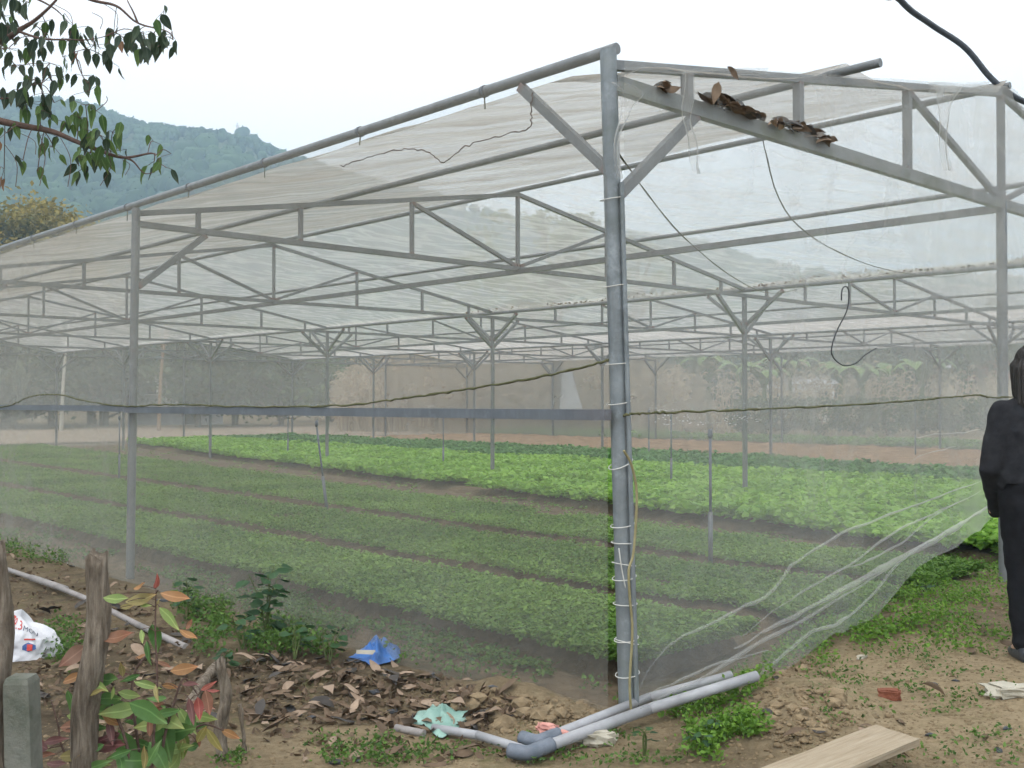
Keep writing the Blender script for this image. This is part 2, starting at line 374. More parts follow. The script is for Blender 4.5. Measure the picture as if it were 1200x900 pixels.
M['dead'] = [dead_leaf_mat(0, (.10, .068, .045), (.24, .17, .115)), dead_leaf_mat(1, (.24, .17, .12), (.44, .33, .245)), dead_leaf_mat(2, (.045, .04, .037), (.11, .098, .09))]


# ------------------------------------------------------------------ ground, beds, track, hill
def axis(lo, hi, a, b, fine, grow=1.22):
    xs = list(np.arange(a, b+1e-6, fine)); st = fine
    x = b
    while x < hi: st = min(st*grow, 90); x += st; xs.append(x)
    st = fine; x = a
    while x > lo: st = min(st*grow, 90); x -= st; xs.insert(0, x)
    return np.array(xs)
gx = axis(-2500, 2500, -4.2, 3.6, .035); gy = axis(-300, 3000, 3.6, 8.2, .035)
zone_pts = []           # (x, y, radius, value) earth colour zones: 0 dark humus, 1 trodden tan earth
for px, py, r, val in [(430, 880, .6, 1), (520, 895, .5, .9), (330, 880, .4, .75), (640, 830, .45, .72), (700, 860, .4, .8), (930, 810, .45, .85), (960, 860, .4, .8), (1100, 830, .6, 1.5), (1170, 800, .65, 1.5), (1050, 870, .5, .9), (1180, 870, .4, .8),
                       (350, 800, .5, .1), (450, 800, .5, .1), (1000, 720, .5, .3), (1100, 700, .6, .35), (40, 690, .9, .25), (60, 780, .6, .12), (150, 860, .6, .12), (220, 800, .5, .1), (1180, 660, .6, .3), (860, 870, .3, .15), (560, 850, .2, .3)]:
    p = ground_at(px, py); zone_pts.append((p.x, p.y, r, val))
V = []; T = []
for y in gy:
    for x in gx:
        near = -12 < x < 10 and 0 < y < 15
        V.append((x, y, gh(x, y) if near else (-.03 if y > 4 else 0)))
        if near:
            sw = .25; sv = .25*.36
            for zx, zy, r, val in zone_pts:
                w = math.exp(-((x-zx)**2+(y-zy)**2)/(r*r)); sw += w; sv += w*val
            T.append(sv/sw)
        else: T.append(.5)
nx = len(gx); I = np.arange(len(gy)*nx).reshape(len(gy), nx)
F = np.stack([I[:-1, :-1].ravel(), I[:-1, 1:].ravel(), I[1:, 1:].ravel(), I[1:, :-1].ravel()], 1)
ground = np_mesh('ground', np.array(V), F, M['ground'], smooth=True, attr=np.array(T)); tag(ground, kind='structure')

def n2(u, v, s, k=0): return mnoise.fractal(Vector((u*s, v*s, k)), 1, 2, 4)
def f_bed3(u): return 4.75+.10*u
def f_let(u): return 5.5+.155*u
def f_mid(u): return 12.2+.02*u
def f_end(u): return 14.3+sm(3, 11, u)*1.9
def bed(name, v0, v1, u0, u1, top, m, nu=120, nv=14, amp=.025):
    mb = MB()
    def P(s, t):
        u = u0+(u1-u0)*s; a, b = v0(u), v1(u); v = a+(b-a)*t
        edge = min(1, min(t, 1-t)*(b-a)/.14, min(s, 1-s)*(u1-u0)/.2)
        return W(u, v+n2(u, t*3, 1.5, 5)*.05, -.06+(top+.06)*sm(0, 1, edge)+n2(u, v, 3.5)*amp+n2(u, v, 14)*amp*.6)
    mb.grid(P, nu, nv); o = mb.build(name, m, None, True); tag(o, kind='structure'); return o
c_ = lambda k: (lambda u: k)
bed('garden_bed', c_(.5), c_(1.66), .35, 29.5, .10, M['soil'], 260, 14)
bed('garden_bed', c_(1.88), lambda u: 3.3+.02*u, .35, 29.5, .10, M['soil'], 220, 14)
bed('garden_bed', lambda u: 3.55+.02*u, f_bed3, .35, 29.5, .10, M['soil'], 200, 18)
bed('garden_bed', lambda u: f_let(u)-.1, lambda u: f_end(u)+.2, .35, 29.5, .09, M['soil'], 120, 40)
bed('bare_soil_strip', lambda u: .02, lambda u: .52, .05, 30, .012, M['soil'], 300, 10, .02)
bed('bare_soil_strip', lambda u: f_bed3(u)-.1, lambda u: f_let(u)+.05, .2, 30, .03, M['soil'], 160, 14)
bed('ploughed_soil', lambda u: f_end(u)+.3, c_(28), .2, 31, .05, M['drysoil'], 100, 60, .06)
mb = MB(); mb.grid(lambda s, t: W(31.8+18*s+2*math.sin(t*5), -25+75*t, .02+.03*n2(s*9, t*30, .7)), 12, 60)
tag(mb.build('dirt_track', M['road'], None, True), kind='structure')

HILL = [(-1500, 230), (-700, 175), (-300, 150), (-100, 128), (0, 123), (60, 121), (110, 130), (150, 146), (220, 160), (300, 175), (370, 195), (450, 222), (550, 252), (700, 276), (820, 292), (900, 312), (1000, 330), (1200, 335), (1500, 330), (2600, 300)]
def hill_h(px, r):
    py = np.interp(px, [a for a, _ in HILL], [b for _, b in HILL])
    top = (469-py+11)/FP*430/1.045/math.sqrt(1+((px-600)/FP)**2)
    q = sm(170, 430, r)**.85 if r > 170 else 0
    if r > 430: q = 1-.75*sm(450, 800, r)
    n = mnoise.fractal(Vector((px*.006, r*.012, 1)), 1, 2, 4)-.35*sm(260, 330, r)
    return max(-.5, top*q + n*top*.10*sm(180, 260, r)*(1-.8*sm(330, 400, r)) - .5)
mb = MB(); hp = []
def HP(s, t):
    px = -1300+3700*s; r = 165+600*t; d = ray(px, 450); d.z = 0; d.normalize()
    return d*r + Vector((0, 0, hill_h(px, r)))
mb.grid(HP, 150, 60); tag(mb.build('hill', M['hill'], None, True), kind='structure')
bm = bmesh.new(); bmesh.ops.create_icosphere(bm, subdivisions=2, radius=1); bm.verts.ensure_lookup_table()
ico = np.array([v.co[:] for v in bm.verts]); icf = np.array([[v.index for v in f.verts] for f in bm.faces]); bm.free()
var = [ico*np.array([1+.42*mnoise.noise(Vector(v)*1.7+Vector((k*5.1, 0, 0)))+.25*mnoise.noise(Vector(v)*4+Vector((k, 9, 0))) for v in ico])[:, None] for k in range(8)]
VV_ = []; FF_ = []; TT_ = []; nv_ = 0
CC_ = []; CT_ = []
def far_tree(b, h, w, tn):
    global nv_
    P = random.choice(var)*np.array([w, w, h*.5])+np.array(b)+np.array([0, 0, h*.48])
    VV_.append(P); FF_.append(icf+nv_); nv_ += len(ico); TT_.append(np.clip(tn+rng.normal(0, .16, len(ico)), 0, 1))
    c = P[rng.integers(0, len(P), 12)]*1.0; c += (c-np.array(b)-np.array([0, 0, h*.5]))*.06; CC_.append(c); CT_.append(np.full(12, tn))
for k in range(8000):
    px = random.uniform(-300, 1400) if random.random() < .4 else random.uniform(-160, 520); r = 180+275*random.random()**.7
    d = ray(px, 450); d.z = 0; d.normalize(); b = d*r+Vector((0, 0, hill_h(px, r))); top = r > 330
    h = random.uniform(1.8, 3.6) if top else random.uniform(3.5, 8)
    far_tree(b, h, h*random.uniform(.32, .5), .5+.6*mnoise.noise(Vector((px*.02, r*.03, 4)))+random.gauss(0, .15))
for px, hh in ((283, 13), (296, 11), (288, 9), (318, 7), (326, 6), (240, 5), (215, 5), (190, 4.5), (150, 4)):     # taller trees on the crest
    r = 428; d = ray(px, 450); d.z = 0; d.normalize(); b = d*r+Vector((0, 0, hill_h(px, r)))
    far_tree(b+Vector((0, 0, hh*.3)), hh*.5, hh*.22, .3); far_tree(b, hh*.5, hh*.16, .2)
Vc, Fc, Tc = leaf_cloud(np.concatenate(CC_), .75, .8, .3, np.concatenate(CT_)); Fc = np.concatenate([Fc[:, [0, 1, 2]], Fc[:, [0, 2, 3]]])
tag(np_mesh('hillside_forest', np.concatenate(VV_+[Vc]), np.concatenate(FF_+[Fc+nv_]), M['wood_far'], None, True, np.concatenate(TT_+[Tc])), 'hazy green forest covering the far hillside', 'forest', kind='stuff')
# pylon on the crest
d = ray(277, 450); d.z = 0; d.normalize(); pb = d*428+Vector((0, 0, hill_h(277, 428)))
mb = MB(); t_ = pb+Vector((0, 0, 11.5))
for sx in (-1, 1):
    for sy in (-1, 1): mb.tube([pb+Vector((sx*1.0, sy*1.0, -1)), t_+Vector((sx*.2, sy*.2, 0))], .06, 4)
for k in range(5):
    z = 1+2*k; w = .95*(1-z/13)
    mb.tube([pb+Vector((-w, -w, z)), pb+Vector((w*.85, w*.85, z+1.8))], .045, 4); mb.tube([pb+Vector((w, -w, z)), pb+Vector((-w*.85, w*.85, z+1.8))], .045, 4)
py_ = empty('power_pylon', pb); o = mb.build('lattice_mast', M['steel'], py_)
for z, s in ((8.3, .55), (10.3, .45)): MB().tube([pb+Vector((-3*s, 0, z)), pb+Vector((3*s, 0, z))], .06, 4).build('cross_arm', M['steel'], py_)
tag(py_, 'thin lattice power pylon standing on the hill crest', 'pylon')

# ------------------------------------------------------------------ net house
BAY, SPAN, EAVE, RIDGE = 5.2496, 8.6946, 2.913, 3.743
NB, NS = 6, 3
RID = [RIDGE, EAVE+.60, EAVE+.60]
unit_box = MB().box((0, 0, 0), (1, 1, 1)).mesh('bar')
unit_tube = MB().tube([(0, 0, -.5), (0, 0, .5)], .5, 14).mesh('pipe', True)
for p in unit_tube.polygons: p.use_smooth = len(p.vertices) == 4
def bar(name, a, b, w, h, m, parent, me=unit_box):
    a, b = Vector(a), Vector(b); z = (b-a); L = z.length; z.normalize()
    x = z.cross(Vector((0, 0, 1)))
    if x.length < .05: x = UU - z*UU.dot(z)
    x.normalize(); y = z.cross(x)
    Mx = Matrix((x*w, y*h, z*L)).transposed().to_4x4(); Mx.translation = (a+b)/2
    return new(name, me, Mx, parent, m)
house = empty('net_house', CORNER)
tag(house, 'galvanised steel net house with ridged roofs covered in translucent white insect netting', 'net house')
# posts
post_of = {}
for i in range(NB+1):
    for j in range(NS+1):
        r = .039 if (i, j) in ((0, 0),) else (.034 if j == 0 or i == 0 else .036)
        t = W(i*BAY, j*SPAN, EAVE+(.13 if j == 0 else 0)); b = W(i*BAY, j*SPAN, -.25)
        if (i, j) == (0, 0): b = b+Vector((.065, 0, 0)); t = t+Vector((-.025, .0, .03))
        if (i, j) == (1, 0): b = b+Vector((-.035, 0, 0))
        post_of[i, j] = bar('post', b, t, 2*r, 2*r, M['post'] if i+j == 0 else M['pipe'], house, unit_tube)
for j in range(NS):
    for i in (0, NB):
        post_of[i, j+.5] = bar('post', W(i*BAY, (j+.5)*SPAN, -.25), W(i*BAY, (j+.5)*SPAN, EAVE+.02), .075, .075, M['pipe'], house, unit_tube)
# a seam strip of the corner post: a narrower pipe lashed to it
o = bar('lashed_pipe', W(-.062, .012, .02)+Vector((.048, 0, 0)), W(-.047, .0, 2.45), .022, .022, M['post'], post_of[0, 0], unit_tube)
# trusses
for i in range(NB+1):
    for j in range(NS):
        R_ = RID[j]; v0 = j*SPAN; u = i*BAY; h = SPAN/2
        tr = empty('truss', W(u, v0, EAVE), house)
        def top(v): return EAVE+.085+(R_-EAVE-.085)*(1-abs(v-h)/h)
        m = M['mossy'] if i == 0 and j == 0 else M['pipe']
        w = .04
        bow = .03
        bar('bottom_chord', W(u, v0, EAVE), W(u, v0+SPAN, EAVE), .045 if i else .05, .05 if i else .075, m, tr)
        bar('top_chord', W(u, v0-.02, top(-.02)), W(u, v0+h+.01, top(h)), w, .044, M['pipe'], tr)
        bar('top_chord', W(u, v0+h-.01, top(h)), W(u, v0+SPAN, top(SPAN)), w, .044, M['pipe'], tr)
        for dv in (.55, 1.57, 2.87, h, SPAN-2.87, SPAN-1.57, SPAN-.55):
            bar('strut', W(u, v0+dv, EAVE+.025), W(u, v0+dv, top(dv)-.02), .036 if i else .046, .036 if i else .046, M['steel'], tr)
        for s in (-1, 1):
            bar('diagonal_brace', W(u, v0+h+s*(h-2.87), top(2.87)-.03), W(u, v0+h+s*.03, EAVE+.03), .038, .038, M['steel'], tr)
            k0 = v0 if s < 0 else v0+SPAN
            bar('knee_brace', W(u, k0-s*.02, EAVE-.52), W(u, k0-s*.62, EAVE-.03), .042, .05, M['steel'], tr)
# lengthwise pipes
for j in range(NS):
    R_ = RID[j]; v0 = j*SPAN; h = SPAN/2
    def top(v): return EAVE+.085+(R_-EAVE-.085)*(1-abs(v-h)/h)
    bar('ridge_pipe', W(-.07, v0+h, R_+.045), W(NB*BAY+.1, v0+h, R_+.045), .05, .05, M['pipe'], house, unit_tube)
    bar('purlin', W(-.27, v0+2.0, top(2)+.05), W(NB*BAY+.1, v0+2, top(2)+.05), .052, .052, M['pipe'], house, unit_tube)
    bar('purlin', W(-.05, v0+SPAN-2.3, top(2.3)+.05), W(NB*BAY+.1, v0+SPAN-2.3, top(2.3)+.05), .05, .05, M['pipe'], house, unit_tube)
    bar('centre_tie', W(0, v0+h, EAVE-.03), W(NB*BAY, v0+h, EAVE-.03), .045, .055, M['pipe'], house)
for j in range(NS+1):
    z = EAVE+.16 if j in (0, NS) else EAVE+.07
    bar('eave_pipe', W(-.02, j*SPAN, z), W(NB*BAY+.05, j*SPAN, z), .054 if j == 0 else .055, .054 if j == 0 else .055, M['pipe'], house, unit_tube)
    for i in range(NB+1):
        for s in (-1, 1):
            if 0 <= i*BAY+s*.5 <= NB*BAY and (j > 0 or i == 0):
                bar('knee_brace', W(i*BAY+s*.03, j*SPAN, EAVE-.40), W(i*BAY+s*.62, j*SPAN, z-.04), .042, .045, M['steel'], house)
for k in range(11):
    u = .9+1.13*k; c = W(u, 0, EAVE+.16); bar('pipe_clamp', c-UU*.012, c+UU*.012, .064, .064, M['railm'], house, unit_tube)
    bar('net_tie', c-Vector((0, 0, .03)), c-Vector((random.uniform(-.01, .01), .01, random.uniform(.07, .12))), .006, .006, M['rope'], house)
# middle rails
for i in range(NB):
    bar('wall_rail', W(i*BAY+(-.03 if i == 0 else .0), -.075, 1.385+.0*i), W((i+1)*BAY-.003, -.075, 1.375), .045, .05, M['railm'], house)
# valley dirt gathered along the second eave
V_ = []; C = []
for _ in range(1400):
    u = random.uniform(.2, 12); C.append(tuple(W(u, SPAN+random.gauss(0, .07), EAVE+.11+random.random()*.05*(1+math.sin(u*2.1)))))
Vv, Ff, Tt = leaf_cloud(np.array(C), .045, .5, .1)
tag(np_mesh('valley_litter', Vv, Ff, M['dead'][0], house, False, Tt), kind='stuff')

# nets
def roof_net(j, side, m):
    R_ = RID[j]; v0 = j*SPAN; h = SPAN/2
    def P(s, t):
        u = -.05+(NB*BAY+.13)*s; d = h*t
        z = EAVE+.175+(R_-EAVE-.085)*t-.08*(1-sm(0, .06, t))
        f = (t*h-2.0)/(h-2.0) if t*h > 2 else t*h/2.0
        sag = .055*math.sin(math.pi*min(1, max(0, f)))*(.6+.8*abs(n2(u, t*2, .35, j)))
        z += -sag+.02*n2(u*1.0, d*3, 1.1, 3+j)-.075*(1-sm(0, .5, u))*(1-math.exp(-((d-2.0)/.25)**2))*sm(1, .97, t)
        return W(u, v0+d if side < 0 else v0+SPAN-d, z)
    mb = MB(); mb.grid(P, 200, 26); return mb.build('roof_net', m, house, True)
for j in range(NS):
    roof_net(j, -1, M['net_roof'] if j == 0 else M['net_roof_far']); roof_net(j, 1, M['net_roof_far'])
def hem(v): return float(np.interp(v, [0, .5, 1.02, 1.69, 2.3, 2.81, 3.5, 4.19, 5, 26.1], [.02, .0, .02, .13, .29, .457, .60, .69, .75, .8]))
def rafter(v):
    j = min(NS-1, int(v/SPAN)); q = v-j*SPAN; h = SPAN/2; return EAVE+.10+(RID[j]-EAVE-.06)*(1-abs(q-h)/h)
def Pg(s, t):
    v = NS*SPAN*s*s if False else NS*SPAN*s; a, b = hem(v)+.022*math.sin(v*5.3)+.05*n2(v, 0, 2.2)*sm(.8, 1.6, v), rafter(v); z = a+(b-a)*t
    rip = .03*n2(v*.7, z*.7, 1.2, 8)+.012*n2(v*2, z*2, 2, 2)
    out = .055+.12*max(0, 1-t*3)*sm(.2, 1.5, v)+rip*sm(0, .4, v)
    return W(-out, v+.01, z)
MB().grid(Pg, 300, 36).build('front_net', M['net_front'], house, True)
def Ps(s, t):
    u = NB*BAY*s; z = -.05+(EAVE+.15+.05)*t
    rip = .035*n2(u*.6, z*.6, 1.2, 18)+.012*n2(u*2, z*2, 2, 12)
    return W(u, -.045+rip*sm(0, .4, u)*sm(0, .2, 1-t)*.8 - .10*max(0, 1-t*5)*sm(0, .8, u), z)
MB().grid(Ps, 240, 26).build('side_net', M['net_side'], house, True)
MB().grid(lambda s, t: W(NB*BAY+.06+.03*n2(s*30, t*3, 1, 4), NS*SPAN*s, rafter(min(NS*SPAN-.01, NS*SPAN*s))*t-.03), 120, 14).build('end_net', M['net_far'], house, True)
MB().grid(lambda s, t: W(NB*BAY*s, NS*SPAN+.06+.03*n2(s*30, t*3, 1, 5), (EAVE+.13)*t-.03), 100, 12).build('side_net', M['net_far'], house, True)
# gathered folds of the front net, each a doubled ridge of cloth
def ribbon(pix, w, name='net_fold', mtl=None, off=.2):
    """a pleat: doubled cloth standing a little out of the net, its width changing along the way"""
    pts = smooth_path([gable(x, y, off) for x, y in pix], 8); n = len(pts); mb = MB()
    ws = [.62*w*(.12+.88*math.sin(math.pi*(i+.5)/n))*(1+.6*n2(i*.22, w*90, 1)) for i in range(n)]
    def P(s, t):
        i = int(round(s*(n-1))); d = (pts[min(i+1, n-1)]-pts[max(i-1, 0)]).normalized(); up = UU.cross(d)
        q = (t-.5)*2; return pts[i]+up*(q*ws[i]*1.6+.012*n2(i*.3, w*50, 1))-UU*(ws[i]*1.3*(1-q*q))
    mb.grid(P, n-1, 6); return mb.build(name, mtl or M['net_fold'], house, True)
def smooth_path(p, k):
    out = []
    for i in range(len(p)-1):
        a, b, c, d = p[max(i-1, 0)], p[i], p[i+1], p[min(i+2, len(p)-1)]
        for q in range(k):
            t = q/k; out.append(.5*((2*b)+(c-a)*t+(2*a-5*b+4*c-d)*t*t+(3*b-3*c+d-a)*t**3))
    return out+[p[-1]]
ribbon([(746, 812), (775, 765), (812, 740), (862, 715), (900, 698), (925, 665), (960, 640), (1020, 612), (1110, 578), (1160, 560)], .010)
ribbon([(860, 760), (930, 722), (1000, 685), (1060, 652), (1110, 625), (1140, 605), (1172, 585)], .022)
ribbon([(870, 745), (930, 700), (990, 665), (1040, 628), (1100, 600), (1150, 575)], .008)
ribbon([(750, 830), (830, 790), (905, 745), (960, 715), (1040, 668)], .012)
ribbon([(975, 672), (1010, 660), (1050, 640), (1080, 615), (1120, 590)], .008)
ribbon([(748, 822), (790, 800), (850, 775), (900, 760)], .007)
ribbon([(748, 838), (800, 828), (862, 806), (905, 778), (950, 742), (985, 728), (1020, 698), (1065, 650), (1110, 622), (1168, 588)], .011, 'hem_cord', M['net_fold'], .19)
ribbon([(1075, 512), (1110, 508), (1150, 504)], .004); ribbon([(1060, 545), (1090, 530), (1120, 524)], .004)
# torn scraps of net wrapped round the corner and hanging from the top chord
def scrap(pix, off=.1):
    mb = MB(); n = len(pix)
    L = smooth_path([gable(a, c, off) for a, b, c in pix], 5); Rr = smooth_path([gable(b, c, off+.015) for a, b, c in pix], 5)
    def P(s, t):
        i = min(len(L)-1, int(round(s*(len(L)-1)))); p = L[i].lerp(Rr[i], t); return p-UU*(.015*math.sin(t*9+s*4)+.008*math.sin(s*13))
    mb.grid(P, len(L)-1, 6); return mb.build('net_scrap', M['net_fold'], house, True)
scrap([(798, 812, 82), (796, 814, 120), (802, 812, 150), (808, 822, 180), (816, 820, 204)])
scrap([(712, 728, 96), (722, 756, 110), (726, 742, 128), (722, 728, 160), (724, 730, 210)])
scrap([(1092, 1128, 100), (1096, 1120, 118), (1100, 1112, 150), (1106, 1116, 200)])
scrap([(728, 900, 80), (735, 905, 87)], .05); scrap([(1085, 1160, 96), (1090, 1150, 108)], .07)
# string and wire windings round the corner post
for z0, tilt in ((2.38, .1), (1.62, .05), (1.44, .1), (1.16, .25), (.88, .1), (.80, .0), (.70, -.1), (.64, .1), (.52, .0), (.36, .1), (.345, -.15), (.20, .1), (1.98, .1)):
    t = z0/EAVE; c = W(0, 0, z0)+Vector((.065*(1-t)-.025*t, 0, 0)); mb = MB()
    mb.tube([c+Vector((.055*math.cos(a), .055*math.sin(a), tilt*.1*math.sin(a+1))) for a in np.linspace(0, 2*math.pi, 19)], .0024, 5, False)
    mb.build('tie_string', M['string'], post_of[0, 0], True)
for z0, z1, x in ((.78, .60, -.03),):
    c = W(0, 0, 0)+Vector((.045, 0, 0)); mb = MB(); mb.tube(smooth_path([c+Vector((x, -.054, z0)), c+Vector((x+.012, -.058, (z0+z1)/2)), c+Vector((x+.03, -.05, z1))], 5), .003, 5)
    mb.build('loose_string', M['string'], post_of[0, 0], True)
# ropes, cane, hooked wire
def line(name, pts, r, m, label, cat, twist=0, n=6, k=8):
    p = smooth_path([Vector(q) for q in pts], k); mb = MB()
    if twist: p = [q+Vector((random.uniform(-twist, twist), random.uniform(-twist, twist), random.uniform(-twist, twist))) for q in p]
    mb.tube(p, [r*random.uniform(.7, 1.35) if twist else r for _ in p], n); o = mb.build(name, m, None, True)
    return tag(o, label, cat)
line('rope', [gable(x, y, .12) for x, y in [(731, 487), (760, 484), (830, 482), (930, 478), (1040, 472), (1100, 467), (1145, 463), (1166, 466), (1230, 463)]], .0055, M['rope'], 'mossy green rope stretched across the front net from the corner post', 'rope', .004, 6, 14)
line('rope', [sidew(x, y, .10) for x, y in [(-60, 472), (0, 477), (32, 466), (45, 463), (72, 463), (100, 470), (145, 476), (200, 474), (300, 477), (400, 475), (480, 466), (560, 454), (640, 440), (712, 423)]], .006, M['rope'], 'sagging mossy rope rising along the side net above the dark rail', 'rope', .004, 6, 14)
line('hooked_wire', [gable(x, y, .12) for x, y in [(986, 352), (987, 339), (992, 336), (995, 345), (992, 365), (982, 385), (975, 405), (976, 418), (988, 428), (1002, 426), (1014, 416), (1027, 408)]], .0038, M['wire'], 'dark bent wire hook caught in the front net', 'wire')
line('cane_hoop', [gable(x, y, .14) for x, y in [(731, 528), (740, 545), (746, 575), (745, 615), (742, 650), (737, 668), (738, 700), (741, 740), (738, 800), (740, 838)]], .006, M['cane'], 'thin bowed cane tied against the corner post', 'cane')
line('black_hose', [Vector((.9, 6.0, 7.6)), at_depth(1000, -75, 7.2), at_depth(1055, 0, 7.6), at_depth(1090, 28, 7.75), at_depth(1130, 55, 7.8), at_depth(1158, 88, 7.8), at_depth(1177, 105, 7.78), at_depth(1200, 119, 7.8), at_depth(1250, 135, 7.9), at_depth(1350, 130, 8.2), W(0.0, SPAN, EAVE+.13)], .022, M['hose'], 'thick black hose hanging from above over the ridge pipe end', 'hose')
line('roof_cord', [gable(890, 150, -.02), W(.5, 2.3, 2.62), W(1.0, 4.2, 2.55), W(1.5, 6.6, 2.68), W(2.0, SPAN, EAVE+.06)], .004, M['rope'], 'thin dark cord sagging behind the mossy front beam', 'cord', .002)
line('roof_cord', [W(.03, .05, 2.62), W(1.0, 1.8, 2.52), W(2.2, 4.2, 2.5), W(3.4, 6.6, 2.66), W(4.2, SPAN, EAVE+.06)], .004, M['rope'], 'thin dark cord slanting beside the corner post below the roof', 'cord', .002)
line('climbing_vine', [sidew(x, y, .03) for x, y in [(400, 195), (430, 185), (470, 175), (500, 178), (520, 190), (545, 172), (590, 158), (620, 150), (622, 125), (624, 108)]], .0032, M['twig'], 'dry twisted vine stem tangled in the roof edge net', 'vine', .006)

# ------------------------------------------------------------------ crops under the net
def plants(name, n, fv0, fv1, u0, u1, z, m, leaves, size, spread, height, label, dens_near=1.0, patch=.0, aspect=.55):
    u = u0+(u1-u0)*rng.uniform(0, 1, n)**dens_near; t = rng.uniform(0, 1, n)
    a = np.array([fv0(x) for x in u]); b = np.array([fv1(x) for x in u]); v = a+(b-a)*t
    keep = np.array([mnoise.noise(Vector((x*1.3, y*1.9, 2)))*.5+.5+.5*mnoise.noise(Vector((x*.5, y*.7, 7))) > patch*(1.0 if .12 < q < .88 else 1.35) for x, y, q in zip(u, v, t)]) if patch else np.ones(n, bool)
    u, v = u[keep], v[keep]; n = len(u)
    base = np.array([CORNER.x, CORNER.y, z])+u[:, None]*np.array(UU)+v[:, None]*np.array(VV)
    hh = height*rng.uniform(.6, 1.25, n)*np.array([.85+.3*mnoise.noise(Vector((x*.8, y*.8, 5))) for x, y in zip(u, v)])
    c = np.repeat(base, leaves, 0); k = len(c)
    ang = rng.uniform(0, 2*np.pi, k); rr = spread*np.sqrt(rng.uniform(0.02, 1, k))
    c[:, 0] += np.cos(ang)*rr; c[:, 1] += np.sin(ang)*rr; c[:, 2] += np.repeat(hh, leaves)*rng.uniform(.45, 1, k)
    tint = np.repeat(np.array([.5+.55*mnoise.noise(Vector((x*.9, y*.9, 1))) for x, y in zip(u, v)]), leaves)
    # leaves lie outward and fairly flat
    d = np.stack([np.cos(ang), np.sin(ang), rng.uniform(-.1, .7, k)], 1); d += rng.normal(0, .3, (k, 3)); d /= np.linalg.norm(d, axis=1)[:, None]
    s = np.cross(d, np.array([0, 0, 1.0])+rng.normal(0, .35, (k, 3))); s /= np.linalg.norm(s, axis=1)[:, None]; nn = np.cross(s, d)
    L = (size*rng.uniform(.6, 1.35, k))[:, None]
    V = np.empty((k, 4, 3)); V[:, 0] = c-d*L*.45; V[:, 2] = c+d*L*.55-nn*L*.1; V[:, 1] = c+s*L*aspect*.5+nn*L*.1; V[:, 3] = c-s*L*aspect*.5+nn*L*.1
    tt = np.clip(tint+rng.normal(0, .2, k), 0, 1)
    return tag(np_mesh(name, V.reshape(-1, 3), np.arange(k*4).reshape(k, 4), m, None, False, np.repeat(tt, 4)), label, 'crop', kind='stuff')
plants('seedling_crop', 30000, c_(.42), c_(1.56), .3, 29.3, .095, M['seedling'], 6, .038, .035, .09, 'dense low green seedlings filling the bed nearest the side net', 1.9, .10)
plants('seedling_crop', 26000, c_(1.95), lambda u: 3.20+.02*u, .3, 29.3, .095, M['seedling'], 5, .036, .035, .09, 'dense low green seedlings in the second bed from the side net', 1.7, .08)
plants('seedling_crop', 26000, lambda u: 3.66+.02*u, lambda u: f_bed3(u)-.1, .3, 29.3, .095, M['seedling'], 5, .036, .035, .09, 'low green seedlings in the third bed beside the bare strip', 1.5, .10)
plants('sparse_weeds', 1500, f_bed3, f_let, .3, 28, .03, M['seedling'], 5, .04, .05, .05, 'sparse small weeds dotting the bare strip before the lettuce', 1.4, .5)
plants('sparse_weeds', 2600, c_(.02), c_(.5), .1, 20, .01, M['weed'], 5, .035, .04, .06, 'sparse small weeds along the foot of the side net', 1.8, .52)
plants('lettuce_crop', 21000, f_let, f_mid, .3, 29.3, .09, M['lettuce'], 10, .10, .11, .19, 'bright lime green leafy lettuce bed in the middle of the net house', 1.35, .2, .75)
plants('leafy_crop', 9000, f_mid, f_end, .3, 29.3, .09, M['lettuce2'], 9, .12, .12, .2, 'darker green leafy crop behind the bright lettuce bed', 1.3, .12, .7)
plants('grass_strip', 5000, c_(26.3), c_(30), -2, 31, 0, M['weedlight'], 6, .16, .15, .22, 'strip of green grass along the foot of the far net', 1.2, .2)

# sprinklers
def sprinkler(u, v, h, where, spray=True, lean=0):
    b = W(u, v, .03); t = b+Vector((lean, 0, h)); s = empty('sprinkler', b)
    mb = MB(); mb.tube([b, b.lerp(t, .45)], .019, 8); mb.build('riser_sleeve', M['railm'], s, True)
    mb = MB(); mb.tube([b.lerp(t, .44), t], .012, 8); mb.build('riser_pipe', M['pvcdark'], s, True)
    mb = MB(); mb.tube([t-Vector((0, 0, .02)), t+Vector((0, 0, .01)), t+Vector((0, 0, .05)), t+Vector((0, 0, .06))], [.014, .022, .018, .006], 8)
    mb.tube([t+Vector((-.018, 0, .05)), t+Vector((-.02, 0, .09)), t+Vector((.02, 0, .09)), t+Vector((.018, 0, .05))], .004, 5); mb.build('spray_head', M['pvcdark'], s, True)
    if spray:
        mb = MB()
        for _ in range(110):
            a = random.uniform(0, 6.28); q = random.random(); el = random.gauss(.42, .10); r = .05+.42*q
            p = t+Vector((math.cos(a)*r, math.sin(a)*r, .07+r*el-r*r*.5)); d = Vector((math.cos(a), math.sin(a), .2))*.007
            mb.tube([p-d, p+d], .002, 3, False)
        tag(mb.build('water_spray', M['droplet'], s), kind='stuff')
    tag(s, where, 'sprinkler', 'sprinkler risers standing between the crop beds')
sprinkler(1.97, 3.42, 1.13, 'sprinkler riser nearest the corner post, spraying over the seedlings')
sprinkler(7.65, 3.44, 1.12, 'leaning sprinkler riser below the side rail in front of the bright lettuce', True, -.14)
sprinkler(14.6, 3.75, 1.1, 'sprinkler riser just right of the second side post', False)
sprinkler(21.5, 3.9, 1.1, 'sprinkler riser furthest left among the seedling beds', False)
sprinkler(7.1, 9.4, 1.15, 'sprinkler riser in the lettuce just behind the nearest spraying one', True)
sprinkler(12.6, 9.3, 1.15, 'sprinkler riser in the lettuce left of the central post')
